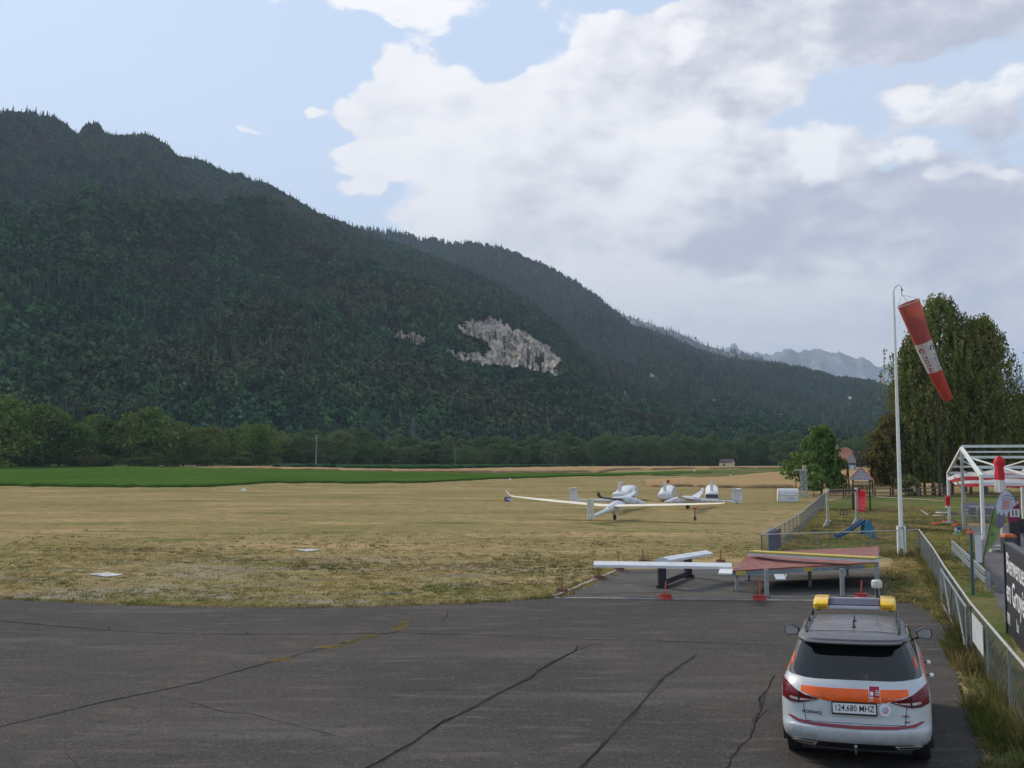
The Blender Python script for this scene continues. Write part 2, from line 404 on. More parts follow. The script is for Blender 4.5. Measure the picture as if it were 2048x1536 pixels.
# cracks sealed with bitumen: thin ribbons on the apron
M_CRACK = mat('bitumen_seal', (.026, .025, .024), 1.0, .3, 8, spec=.0)
def crack(pts, wid, jit, seed):
    rr = random.Random(seed); p = []
    W_ = [G(*q) for q in pts]
    for a, b in zip(W_[:-1], W_[1:]):
        n = max(2, int((b-a).length/.18))
        for i in range(n): p.append(a.lerp(b, i/n))
    p.append(W_[-1]); vs = []; fs = []; off = 0; ph = 0
    for i, q in enumerate(p):
        d = (p[min(i+1, len(p)-1)]-p[max(i-1, 0)]).normalized(); s_ = Vector((-d.y, d.x, 0))
        off = off*.8+rr.uniform(-jit, jit)*.55; wd = wid*(.20+.9*abs(vnoise(np.array(i*.35+seed*7.), np.array(3.3))))
        if i in (0, len(p)-1): wd *= .2
        vs += [q+s_*(off-wd/2)+Vector((0, 0, .017)), q+s_*(off+wd/2)+Vector((0, 0, .017))]
    for i in range(len(p)-1): fs.append((2*i, 2*i+1, 2*i+3, 2*i+2))
    return MB().add(vs, fs).build('crack', M_CRACK, apron)
M_SEAL = mat('old_seal_band', (.060, .055, .050), 1.0, .35, 3, spec=.0)
def band(pts, wid, seed):
    global M_CRACK
    keep_, M_CRACK = M_CRACK, M_SEAL; o = crack(pts, wid, .02, seed); M_CRACK = keep_; o.name = 'seal_band'
    for v in o.data.vertices: v.co.z -= .002
band([(720, 1545), (760, 1526), (830, 1486), (880, 1450), (950, 1415), (1000, 1387), (1060, 1358), (1082, 1340), (1150, 1303)], .16, 51)
band([(1155, 1545), (1210, 1488), (1290, 1400), (1330, 1355), (1395, 1310)], .12, 52)
band([(0, 1455), (200, 1407), (310, 1385), (400, 1365), (500, 1337), (600, 1310)], .11, 53)
band([(1460, 1520), (1500, 1478), (1508, 1450), (1520, 1422), (1535, 1380)], .08, 54)
crack([(-200, 1225), (0, 1243), (215, 1262), (330, 1268), (500, 1270), (700, 1269), (800, 1267)], .045, .01, 1)
crack([(800, 1267), (900, 1270), (1000, 1274), (1150, 1279), (1300, 1283), (1400, 1286), (1570, 1291)], .032, .012, 2)
crack([(-60, 1468), (0, 1455), (100, 1432), (200, 1407), (310, 1385), (400, 1365), (500, 1337), (600, 1310), (650, 1296), (740, 1274), (800, 1264), (803, 1250), (812, 1242)], .035, .012, 3)
crack([(310, 1392), (380, 1405), (450, 1427), (500, 1428), (570, 1448), (640, 1465), (675, 1474)], .014, .012, 4)
crack([(720, 1545), (760, 1526), (830, 1486), (880, 1450), (950, 1415), (1000, 1387), (1060, 1358), (1082, 1340), (1150, 1303), (1155, 1292)], .055, .016, 5)
crack([(868, 1460), (890, 1442), (905, 1436)], .06, .016, 6)
crack([(1082, 1340), (1150, 1303), (1180, 1292), (1215, 1285)], .022, .014, 7)
crack([(1155, 1545), (1210, 1488), (1250, 1444), (1290, 1400), (1330, 1355), (1360, 1334), (1395, 1310)], .038, .016, 8)
crack([(1452, 1545), (1462, 1518), (1478, 1495), (1500, 1478), (1508, 1450), (1520, 1422), (1518, 1400), (1535, 1380), (1548, 1352)], .03, .03, 9)
crack([(1508, 1450), (1530, 1425), (1540, 1418)], .014, .015, 10)
crack([(130, 1508), (150, 1530), (160, 1545)], .014, .02, 11)
crack([(215, 1262), (220, 1252)], .03, .01, 12); crack([(493, 1270), (495, 1264)], .03, .01, 13)
crack([(884, 1246), (895, 1232), (895, 1221)], .02, .01, 14); crack([(1195, 1201), (1198, 1193)], .03, .01, 15)

# fields beyond the runway: strips between a near and a far edge
def field(name, near, far, m, h, nx=90, ny=10):
    x0 = max(near[0][0], far[0][0]); x1 = min(near[-1][0], far[-1][0]); px = np.linspace(x0, x1, nx); V = []
    ny_ = np.interp(px, [p[0] for p in near], [p[1] for p in near]); fy = np.interp(px, [p[0] for p in far], [p[1] for p in far])
    ny_ = ny_+fbm(px/23., px*0+3, 4)*1.6; fy = fy+fbm(px/31., px*0+8, 3)*.5
    A = [T(a, b) for a, b in zip(px, ny_)]; B = [T(a, b) for a, b in zip(px, fy)]
    for j in range(-1, ny+1):
        t = max(0, j)/(ny); row = []
        for i in range(nx):
            q = A[i].lerp(B[i], t if j >= 0 else 0); q.z = float(gz(q.x, q.y)) + (h if j >= 0 else 0)+(h*.15*rng.uniform(-1, 1) if j > 0 else 0)
            row.append(tuple(q))
        V.append(row)
    # vertical far face too
    row = []
    for i in range(nx): q = B[i].copy(); q.z = float(gz(q.x, q.y)); row.append(tuple(q))
    V.append(row); V = np.array(V); nr = V.shape[0]; idx = np.arange(nr*nx).reshape(nr, nx)
    Fq = np.stack([idx[:-1, :-1], idx[:-1, 1:], idx[1:, 1:], idx[1:, :-1]], -1).reshape(-1, 4)
    return tag(link(name, npmesh(name, V.reshape(-1, 3), Fq), m), kind='structure')
M_CROP = gmat('green_crop', [((.042, .088, .016), .03, (1, 1, 1), .4, .6), ((.070, .110, .022), .12, (.3, 1, 1), .5, .7)], (.055, .105, .020), bscale=3, fine=.35)
M_WHEAT = gmat('ripe_wheat', [((.330, .225, .120), .03, (1, 1, 1), .4, .65), ((.22, .155, .08), .10, (.3, 1.5, 1), .5, .7)], (.300, .205, .105), bscale=3, fine=.25)
M_CORN = gmat('maize', [((.018, .045, .020), .10, (1, 1, 1), .4, .6)], (.030, .062, .026), bscale=1.5, fine=.4)
M_STUB = gmat('stubble', [((.24, .175, .09), .05, (.5, 1.5, 1), .4, .6)], (.34, .255, .15), bscale=2, fine=.2)
field('green_field', [(-500, 971), (0, 972), (200, 975), (420, 974), (560, 966), (700, 967), (860, 965), (1000, 957.5), (1150, 953), (1300, 950), (1420, 948)],
      [(-500, 928), (0, 930.5), (250, 934), (470, 939), (600, 941), (760, 945.5), (1000, 948.5), (1200, 948), (1420, 944)], M_CROP, .30, 140, 14)
field('wheat_strip', [(440, 938.6), (600, 940.4), (760, 944), (1000, 946), (1205, 945), (1230, 940), (1480, 937.2), (1700, 937)],
      [(440, 937.0), (600, 937.5), (760, 941), (900, 941), (1040, 937.5), (1200, 934.8), (1480, 934), (1700, 933)], M_WHEAT, .5, 120, 6)
field('maize_field', [(545, 936.2), (640, 937.5), (760, 940.5), (900, 940.5), (1040, 937), (1190, 934.2)],
      [(545, 934.5), (700, 935), (900, 935.3), (1040, 934.6), (1190, 933.4)], M_CORN, 1.1, 120, 4)
field('far_meadow', [(1180, 951), (1330, 951), (1420, 956), (1500, 952), (1545, 946), (1600, 943)],
      [(1180, 947.5), (1300, 944), (1400, 940.5), (1480, 938), (1600, 937.5)], M_CROP if False else gmat('pale_meadow', [((.16, .14, .06), .04, (.4, 1.6, 1), .45, .6)], (.070, .098, .034), bscale=2, fine=.2), .12, 80, 6)
field('wheat_field', [(1290, 973), (1420, 975), (1500, 977), (1560, 976), (1640, 977), (1800, 975), (1900, 974), (2300, 974)],
      [(1290, 962), (1400, 958.5), (1480, 953.5), (1530, 947.5), (1600, 944.5), (1700, 941), (1900, 939), (2300, 938)], M_WHEAT, .35, 120, 12)

# lawn of the playground, mulch beds and the paved way behind the fence
def px_poly(name, pts, m, z, kind='structure'): return sheet_poly(name, [tuple(G(*p)[:2]) for p in pts], m, z, kind)
px_poly('lawn', [(1535, 1104), (1655, 1003), (1700, 992), (2300, 992), (2200, 1045), (1935, 1046), (1962, 1100), (2030, 1300), (2120, 1500), (2060, 1536), (1990, 1536), (1900, 1280), (1880, 1140), (1838, 1119)], M_LAWN, .006)
M_MULCH = gmat('dark_mulch', [((.055, .050, .052), 1.2, (1, 1, 1), .4, .6)], (.075, .065, .070), bscale=15, fine=.3)
px_poly('mulch_bed', [(1650, 1058), (1662, 1044), (1795, 1039), (1855, 1041), (1860, 1050), (1800, 1054)], M_MULCH, .012)
px_poly('mulch_bed', [(1669, 1021), (1690, 1018), (1800, 1017), (1840, 1020), (1800, 1027), (1700, 1029)], M_MULCH, .012)
px_poly('mulch_bed', [(1840, 1024), (1900, 1021), (1925, 1030), (1850, 1033)], M_MULCH, .012)
M_PAVE = gmat('paved_way', [((.11, .105, .11), .4, (1, 1, 1), .4, .6)], (.135, .128, .130), bscale=30, fine=.2)
px_poly('paved_way', [(1928, 1052), (2500, 1040), (3200, 1400), (2085, 1330), (2035, 1270), (1998, 1215), (1978, 1165), (1965, 1110)], M_PAVE, .018)

# white flat ground plates set in the dry grass
M_WHITEP = mat('flat_marking_white', (.36, .36, .35), .8, .5, 3, .4)
for pts, lb in (([(177, 1150), (215, 1146), (246, 1151), (212, 1155)], 'white flat marking plate in the dry grass at the left, nearer one'),
                ([(590, 1101), (622, 1099), (640, 1101), (612, 1104)], 'white flat marking plate half overgrown in dry grass, farther one')):
    b = MB(); w_ = [G(*p) for p in pts]; c_ = sum(w_, Vector())/4
    b.prism([(p.x-c_.x, p.y-c_.y) for p in w_], 0.0, .035)
    o = b.build('marking_plate', M_WHITEP, bevel=.01); o.location = c_; tag(o, lb, 'ground marking', 'white flat markings in the airfield grass')

# ============================================================ MOUNTAINS
def sheet(name, ridge, base, m, nx=260, nt=90, amp=38, seed=0, p=1.0, back=.25, jag=1.5, sc=1/160.):
    rx = np.array([r[0] for r in ridge], float); px = np.linspace(rx[0], rx[-1], nx)
    ry = np.interp(px, rx, [r[1] for r in ridge]); rD = np.interp(px, rx, [r[2] for r in ridge])
    ry = ry + jag*fbm(px/14.+seed*9, px*0+seed, 3)*2
    bD = np.interp(px, [b[0] for b in base], [b[1] for b in base])
    Rt = np.array([P(a, b, d) for a, b, d in zip(px, ry, rD)])
    ts = np.concatenate([np.linspace(-back, 0, 9)[:-1], np.linspace(0, 1, nt)])
    V = np.zeros((len(ts), nx, 3))
    for j, t in enumerate(ts):
        Y = rD + (bD-rD)*t; X = Rt[:, 0]*Y/rD; zb = gz(X, Y)-3
        tt = max(t, 0); Z = zb + (Rt[:, 2]-zb)*(1-tt)**p
        if t < 0: Z = Rt[:, 2] + (Rt[:, 2])*t*2.2
        n = fbm(X*sc+seed*3.7, Y*sc*.6+seed, 6); n2 = 1-2*np.abs(fbm(X*sc*1.3+9+seed, Y*sc*.35+5, 4))
        env = math.sin(math.pi*min(1, tt))**1.5 if tt > 0 else 0
        Z = Z + amp*env*(1-(.72*sstep((px-560)/260.) if seed == 1 else 0))*(n*1.3 + (n2-.6)*.9)*np.clip(Rt[:, 2]/300, .15, 1.4)
        V[j] = np.stack([X, Y, np.maximum(Z, zb-1)], -1)
    nr = len(ts); idx = np.arange(nr*nx).reshape(nr, nx)
    Fq = np.stack([idx[:-1, :-1], idx[:-1, 1:], idx[1:, 1:], idx[1:, :-1]], -1).reshape(-1, 4)
    me = npmesh(name, V.reshape(-1, 3), Fq); me.polygons.foreach_set('use_smooth', [True]*len(me.polygons))
    tag(link(name, me, m), kind='structure')
    return V, px, ts
M_SOIL = gmat('forest_floor', [((.022, .030, .014), .02, (1, 1, 1), .4, .6)], (.030, .038, .018), bscale=.2, fine=.3)
fx = np.linspace(-420, 480, 120); fy0 = np.interp(fx/450, [-.6, -.2, 0, .4, 1], [318, 385, 440, 495, 500])+2; FV = []
for tt in np.linspace(0, 1, 12): yy_ = fy0+(760-fy0)*tt; FV.append(np.stack([fx*yy_/450, yy_, gz(fx*yy_/450, yy_)+.06], -1))
FV = np.array(FV); idf = np.arange(12*120).reshape(12, 120); FQ = np.stack([idf[:-1, :-1], idf[:-1, 1:], idf[1:, 1:], idf[1:, :-1]], -1).reshape(-1, 4)
tag(link('forest_floor', npmesh('forest_floor', FV.reshape(-1, 3), FQ), M_SOIL), kind='structure')
M_ALP = gmat('alpine_rock', [((.10, .12, .07), .0016, (1, 1, 1.5), .42, .58), ((.36, .35, .33), .004, (1, 1, .6), .55, .68)], (.24, .235, .225), bscale=.01, fine=.25)
ridgeA = [(-900, 60, 2100), (-500, 150, 2100), (-200, 225, 2050), (0, 252, 2000), (40, 246, 2000), (70, 256, 1990), (130, 262, 1980), (148, 282, 1975), (163, 288, 1970), (170, 266, 1965), (180, 262, 1965), (196, 264, 1965),
          (204, 284, 1960), (240, 290, 1950), (290, 285, 1940), (330, 304, 1930), (350, 333, 1925), (400, 345, 1910), (480, 366, 1890), (540, 390, 1870), (600, 424, 1850), (650, 450, 1830), (700, 468, 1800),
          (760, 492, 1740), (860, 528, 1620), (950, 566, 1500), (1050, 618, 1370), (1110, 668, 1280), (1150, 716, 1220), (1200, 778, 1140), (1300, 832, 1020), (1420, 858, 960), (1560, 874, 940), (1700, 890, 930), (1850, 902, 930), (2400, 905, 930)]
baseA = [(-900, 470), (0, 470), (500, 530), (1000, 600), (1400, 640), (2400, 700)]
ridgeB = [(560, 450, 2700), (700, 468, 2650), (740, 462, 2650), (830, 480, 2640), (900, 492, 2630), (980, 496, 2600), (1040, 518, 2590), (1100, 543, 2580), (1150, 570, 2560), (1200, 606, 2540), (1260, 658, 2500), (1330, 680, 2470), (1400, 710, 2440),
          (1440, 722, 2420), (1500, 735, 2380), (1560, 738, 2350), (1610, 748, 2320), (1670, 764, 2300), (1750, 774, 2270), (1770, 784, 2230), (1800, 800, 2200), (1860, 835, 2100), (1950, 870, 2000), (2100, 900, 1900)]
baseB = [(560, 1500), (1100, 1150), (1300, 950), (1800, 900), (2100, 900)]
ridgeC = [(1150, 594, 4600), (1235, 628, 4600), (1259, 634, 4600), (1317, 653, 4600), (1376, 675, 4600), (1434, 698, 4600), (1500, 712, 4600), (1600, 745, 4600), (1700, 775, 4600)]
baseC = [(1150, 3400), (1700, 3400)]
ridgeE = [(1380, 720, 9500), (1430, 702, 9500), (1450, 690, 9500), (1466, 688, 9500), (1480, 698, 9500), (1498, 712, 9500), (1530, 707, 9500), (1560, 709, 9500), (1575, 701, 9500), (1590, 699, 9500), (1600, 703, 9500), (1630, 698, 9500), (1650, 705, 9500),
          (1690, 708, 9500), (1710, 717, 9500), (1725, 715, 9500), (1750, 728, 9500), (1790, 733, 9500), (1850, 745, 9500), (1900, 735, 9500), (1960, 745, 9500), (2010, 742, 9500), (2048, 755, 9500), (2200, 760, 9500), (2600, 720, 9500), (3200, 800, 9500)]
baseE = [(1380, 6500), (3200, 6500)]
ridgeF = [(1700, 870, 3600), (1800, 840, 3600), (1900, 818, 3600), (1990, 800, 3600), (2060, 812, 3600), (2200, 790, 3600), (2600, 760, 3600), (3200, 720, 3600)]
baseF = [(1700, 2200), (3200, 1800)]
VA, pxA, tsA = sheet('mountain', ridgeA, baseA, M_SOIL, 420, 110, 60, 1, p=.92, jag=2)
VB, pxB, tsB = sheet('mountain', ridgeB, baseB, M_SOIL, 300, 70, 50, 2, p=1.0, jag=2)
VC, pxC, tsC = sheet('mountain', ridgeC, baseC, M_ALP, 160, 40, 90, 3, jag=2, sc=1/350.)
VE, pxE, tsE = sheet('mountain', ridgeE, baseE, M_ALP, 300, 60, 220, 4, jag=4.5, sc=1/900.)
VF, pxF, tsF = sheet('mountain', ridgeF, baseF, M_SOIL, 160, 40, 40, 5, jag=2)

# ------------------------------------------------------------ cliffs: broken limestone standing out of the slope
def rockmat():
    m = bpy.data.materials.new('limestone'); m.use_nodes = True; t = m.node_tree; t.nodes.clear(); q = NT(t)
    pos = q.n('ShaderNodeNewGeometry').outputs['Position']
    a = q.noise(q.vm('MULTIPLY', pos, (1, .6, .35)), .10, 8, .65); b = q.noise(q.vm('MULTIPLY', pos, (1.4, 1, .25)), .35, 6, .7)
    c = q.mix(q.mr(a, .35, .62), (.060, .048, .038), (.43, .37, .30)); c = q.mix(q.mr(b, .50, .62), c, (.55, .49, .41)); c = q.mix(q.mr(q.noise(pos, .05, 4, .6), .55, .7), c, (.26, .215, .175))
    c = q.mix(q.mr(q.noise(q.vm('MULTIPLY', pos, (1, 1, .5)), .22, 6, .7), .60, .66), c, (.035, .042, .022))
    p = q.n('ShaderNodeBsdfDiffuse'); q.put(p.inputs[0], c); o = q.n('ShaderNodeOutputMaterial'); t.links.new(p.outputs[0], o.inputs[0]); return m
M_ROCK = rockmat()
def inpoly(x, y, poly):
    x = np.asarray(x); y = np.asarray(y); r = np.zeros(x.shape, bool); n = len(poly)
    for i in range(n):
        x1, y1 = poly[i]; x2, y2 = poly[(i+1) % n]
        c = ((y1 > y) != (y2 > y)) & (x < (x2-x1)*(y-y1)/((y2-y1) if y2 != y1 else 1e-9)+x1); r ^= c
    return r
def surf_at(V, pxs, ts, pxq, pyq):
    """points of a mountain sheet seen at given pixels (columns are radial)"""
    c = int(np.argmin(np.abs(pxs-pxq))); col = V[8:, c]; cx, cy = pix(col)
    k = np.argsort(cy); return np.array([np.interp(pyq, cy[k], col[k, a]) for a in range(3)])
def cliff(V, pxs, ts, poly, step, push, seed):
    xs_ = np.arange(min(p[0] for p in poly)-4, max(p[0] for p in poly)+4, step); ys_ = np.arange(min(p[1] for p in poly)-4, max(p[1] for p in poly)+4, step)
    PX, PY = np.meshgrid(xs_, ys_); nz_ = fbm(PX/9+seed, PY/9+seed, 4)*9
    inside = inpoly(PX+nz_, PY+nz_*.6, poly)
    pts = np.zeros(PX.shape+(3,))
    for i, a in enumerate(xs_):
        # columns of the slope behind this pixel column
        c = np.interp(a, pxs, np.arange(len(pxs))); c0 = int(c); f = c-c0; col = V[8:, c0]*(1-f)+V[8:, min(c0+1, len(pxs)-1)]*f
        cx, cy = pix(col); k = np.argsort(cy)
        for ax in range(3): pts[:, i, ax] = np.interp(ys_, cy[k], col[k, ax])
    # ledges and buttresses: push towards the viewer's side
    bl = np.floor(vnoise(PX/7+seed, PY/16+3)*4)/4*1.3 + fbm(PX/5., PY/11.+seed, 4)*.8 + (1-np.abs(fbm(PX/12., PY/40.+2, 3))*3)*.5
    amt = push*(.35+np.clip(bl, -.4, 2))
    dirv = pts-np.array([0, 0, CH]); dirv[..., 2] *= .25; dirv /= np.linalg.norm(dirv, axis=-1, keepdims=True)
    pts = pts-dirv*amt[..., None]; idx = np.arange(PX.size).reshape(PX.shape)
    ok = inside[:-1, :-1] & inside[1:, 1:] & inside[:-1, 1:] & inside[1:, :-1]
    Fq = np.stack([idx[:-1, :-1], idx[1:, :-1], idx[1:, 1:], idx[:-1, 1:]], -1)[ok].reshape(-1, 4)
    me = npmesh('rock_face', pts.reshape(-1, 3), Fq); bm = bmesh.new(); bm.from_mesh(me)
    bmesh.ops.delete(bm, geom=[v for v in bm.verts if not v.link_faces], context='VERTS')
    # skirt back into the hillside gives the face its thickness
    ed = [e for e in bm.edges if len(e.link_faces) == 1]; ex = bmesh.ops.extrude_edge_only(bm, edges=ed)
    for v in ex['geom']:
        if isinstance(v, bmesh.types.BMVert): v.co.y += push*4; v.co.x += push*4*v.co.x/max(v.co.y, 1)
    bm.to_mesh(me); bm.free()
    tag(link('rock_face', me, M_ROCK), kind='structure')
CL1 = [(898, 655), (925, 645), (950, 638), (975, 634), (1000, 640), (1020, 648), (1045, 660), (1060, 672), (1085, 680), (1105, 695), (1122, 708), (1130, 730), (1122, 752), (1108, 758), (1090, 748), (1070, 745), (1045, 738), (1030, 742),
       (1005, 742), (980, 738), (950, 732), (930, 726), (905, 722), (890, 706), (880, 698), (905, 700), (940, 706), (985, 706), (975, 690), (950, 678), (925, 672), (920, 664)]
CL2 = [(770, 660), (800, 659), (835, 668), (864, 682), (856, 692), (822, 691), (795, 680), (774, 673)]
CL3 = [(845, 655), (870, 642), (885, 636), (890, 640), (868, 652), (850, 660)]
cliff(VA, pxA, tsA, CL1, 1.3, 15, 1); cliff(VA, pxA, tsA, CL2, 1.3, 14, 2); cliff(VA, pxA, tsA, CL3, 1.8, 5, 3)
SM = [[(1292, 742), (1310, 750), (1328, 764), (1334, 772), (1318, 768), (1300, 756)], [(1418, 790), (1436, 796), (1440, 806), (1424, 804)], [(1690, 790), (1702, 793), (1714, 800), (1722, 806), (1708, 804), (1694, 798)], [(1728, 800), (1748, 798), (1750, 806), (1734, 810)], [(1464, 816), (1470, 818), (1471, 826), (1466, 824)]]
for i, q_ in enumerate(SM): cliff(VB, pxB, tsB, q_, 1.5, 9, 5+i)

# ============================================================ FOREST
def clump_tree(seed, H, Wd, n, leaf, clumps=26, bottom=.12, lean=0, droop=0.0):
    """crown made of many small leaf faces gathered in clumps; returns verts, tris"""
    r = np.random.RandomState(seed); V = []; 
    cz = bottom + (1-bottom)*r.rand(clumps)**.8
    prof = np.sin(np.pi*np.clip((cz-bottom)/(1-bottom)*.86+.12, 0, 1))**.7
    an = r.rand(clumps)*2*np.pi+np.arange(clumps)*2.4; rad = prof*Wd/2*(.35+.6*r.rand(clumps)**.5)
    C = np.stack([np.cos(an)*rad, np.sin(an)*rad, cz*H*.93], -1); cr = (Wd*.16+Wd*.13*r.rand(clumps))*(.7+.5*prof)
    k = r.randint(0, clumps, n); d = r.randn(n, 3); d[:, 2] = np.abs(d[:, 2])*.9-.25*(r.rand(n) < .5); d /= np.linalg.norm(d, axis=1)[:, None]
    pos = C[k]+d*(cr[k]*(.55+.5*r.rand(n)))[:, None]*np.array([1, 1, .85]); pos[:, 2] = np.maximum(pos[:, 2], H*bottom*.5)
    pos[:, 2] -= droop*r.rand(n)
    nrm = d+r.randn(n, 3)*.55; nrm /= np.linalg.norm(nrm, axis=1)[:, None]
    return leaf_quads(pos, nrm, leaf*(.6+.8*r.rand(n)), r)
def leaf_quads(pos, nrm, size, r, aspect=1.0, upv=None):
    n = len(pos); a = np.cross(nrm, r.randn(n, 3) if upv is None else np.tile(upv, (n, 1))); a /= np.linalg.norm(a, axis=1)[:, None]+1e-9; b = np.cross(nrm, a)
    s = size[:, None]/2
    q = np.stack([pos-a*s-b*s*aspect*.6, pos+a*s*.7-b*s*aspect, pos+a*s+b*s*aspect*.7, pos-a*s*.6+b*s*aspect], 1).reshape(-1, 3)
    return q, np.arange(4*n).reshape(-1, 4)
def conifer(seed, H, Wd, levels=11, per=9):
    r = np.random.RandomState(seed); V = []; Fc = []
    for L in range(levels):
        z = H*(.12+.86*L/levels); rad = Wd/2*(1-L/levels)**.85*(.8+.4*r.rand())+.15
        for k in range(per):
            t = 2*np.pi*(k+r.rand()*.7)/per+L; rr = rad*(.65+.5*r.rand()); c, s = math.cos(t), math.sin(t); wd = rr*.38
            i = len(V); dz = H*.07
            V += [(0, 0, z+dz*1.3), (c*rr*.6-s*wd, s*rr*.6+c*wd, z-.0*dz), (c*rr, s*rr, z-dz*.9), (c*rr*.6+s*wd, s*rr*.6-c*wd, z)]
            Fc.append((i, i+1, i+2, i+3))
    return np.array(V), np.array(Fc)
L_MTN = leafmat('mountain_foliage', (.026, .060, .048), (.056, .120, .046), (.078, .088, .048), .009, inst=True, trans=0)
def var_objs(lst, m):
    c = bpy.data.collections.new('tree_kinds'); out = []
    for i, (V, Fc) in enumerate(lst):
        me = npmesh('tree_kind', V, Fc); me.materials.append(m); o = bpy.data.objects.new('tree_kind_%02d' % i, me); c.objects.link(o)
    return c
def scatter(name, pts, scl, rot, hue, vid, coll, m=None):
    n = len(pts); me = bpy.data.meshes.new(name); me.vertices.add(n); me.vertices.foreach_set('co', np.asarray(pts, np.float32).ravel())
    for nm, ty, dat in (('scl', 'FLOAT', scl), ('rotz', 'FLOAT', rot), ('hue', 'FLOAT', hue)):
        a = me.attributes.new(nm, ty, 'POINT'); a.data.foreach_set('value', np.asarray(dat, np.float32))
    a = me.attributes.new('vid', 'INT', 'POINT'); a.data.foreach_set('value', np.asarray(vid, np.int32))
    o = bpy.data.objects.new(name, me); COL.objects.link(o)
    ng = bpy.data.node_groups.new(name+'_nodes', 'GeometryNodeTree'); ng.interface.new_socket('Geometry', in_out='INPUT', socket_type='NodeSocketGeometry'); ng.interface.new_socket('Geometry', in_out='OUTPUT', socket_type='NodeSocketGeometry')
    N = ng.nodes; gi = N.new('NodeGroupInput'); go = N.new('NodeGroupOutput'); ip = N.new('GeometryNodeInstanceOnPoints'); ci = N.new('GeometryNodeCollectionInfo')
    ci.inputs['Collection'].default_value = coll; ci.inputs['Separate Children'].default_value = True; ci.inputs['Reset Children'].default_value = True
    def att(nm, ty):
        a_ = N.new('GeometryNodeInputNamedAttribute'); a_.data_type = ty; a_.inputs['Name'].default_value = nm; return a_.outputs['Attribute']
    cx = N.new('ShaderNodeCombineXYZ'); ng.links.new(att('rotz', 'FLOAT'), cx.inputs[2])
    er = N.new('FunctionNodeEulerToRotation'); ng.links.new(cx.outputs[0], er.inputs[0])
    ng.links.new(gi.outputs[0], ip.inputs['Points']); ng.links.new(ci.outputs[0], ip.inputs['Instance']); ip.inputs['Pick Instance'].default_value = True
    ng.links.new(att('vid', 'INT'), ip.inputs['Instance Index']); ng.links.new(er.outputs[0], ip.inputs['Rotation']); ng.links.new(att('scl', 'FLOAT'), ip.inputs['Scale'])
    ng.links.new(ip.outputs[0], go.inputs[0])
    md = o.modifiers.new('scatter', 'NODES'); md.node_group = ng
    return o
tk = var_objs([clump_tree(1, 15, 11, 420, 1.5, 18), clump_tree(2, 17, 10, 420, 1.4, 20), clump_tree(3, 13, 12, 420, 1.5, 16), clump_tree(4, 16, 9, 380, 1.4, 16), conifer(5, 20, 6.5), conifer(6, 23, 6), conifer(7, 18, 6.5)], L_MTN)
rs = np.random.RandomState(5)
def on_sheet(V, n, xr=(-150, 2150), tmin=8):
    A = V[tmin-2:-1, :-1]; B = V[tmin-2:-1, 1:]; C = V[tmin-1:, :-1]; Dd = V[tmin-1:, 1:]
    ar = np.linalg.norm(np.cross(B-A, C-A), axis=-1)+np.linalg.norm(np.cross(B-Dd, C-Dd), axis=-1)
    cx, cy = pix((A+Dd)/2); ar = ar*((cx > xr[0]) & (cx < xr[1])); pr = (ar/ar.sum()).ravel()
    k = rs.choice(len(pr), n, p=pr); u, v = rs.rand(n, 1), rs.rand(n, 1)
    A, B, C, Dd = [q.reshape(-1, 3)[k] for q in (A, B, C, Dd)]
    return (A*(1-u)+B*u)*(1-v)+(C*(1-u)+Dd*u)*v
def forest(name, V, n, kfar=.5, mask=(), smin=.75, smax=1.25, xr=(-150, 2150), conif=.3):
    p = on_sheet(V, n, xr); keep = np.ones(n, bool); mx, my = pix(p+np.array([0, 0, 5.]))
    for pl in mask:
        wob = fbm(mx/10., my/10., 3)*5
        keep &= ~(inpoly(mx+wob, my+2, pl) & (rs.rand(n) < .95)); keep &= ~(inpoly(mx, my-24, pl) & (rs.rand(n) < .6)); keep &= ~(inpoly(mx, my-16, pl) & (rs.rand(n) < .88)); keep &= ~(inpoly(mx, my-8, pl) & (rs.rand(n) < .95))
    p = p[keep]; n = len(p); spc = fbm(p[:, 0]/140., p[:, 1]/140.+p[:, 2]/90., 4)
    high = np.clip(p[:, 2]/500, 0, 1)
    con = rs.rand(n) < np.clip(conif+.5*spc*2+.35*(high-.3), .05, .95)
    vid = np.where(con, rs.randint(4, 7, n), rs.randint(0, 4, n)); hue = np.where(con, rs.rand(n)*.35, .25+rs.rand(n)*.75)*(.8+.4*(spc > 0))
    o = scatter(name, p-np.array([0, 0, 1.5]), smin+(smax-smin)*rs.rand(n), rs.rand(n)*6.28, np.clip(hue, 0, 1), vid, tk); tag(o, kind='stuff'); return p
forest('forest', VA, 60000, xr=(-350, 2150), mask=[CL1, CL2, CL3], conif=.25)
forest('forest', VB, 36000, mask=SM, smin=.8, smax=1.2, xr=(500, 2350), conif=.45)
forest('forest', VF, 6000, smin=1, smax=1.4, xr=(1650, 2450), conif=.45)
forest('forest', VC[:14], 700, smin=1.0, smax=1.5, xr=(1150, 1700), conif=.9)
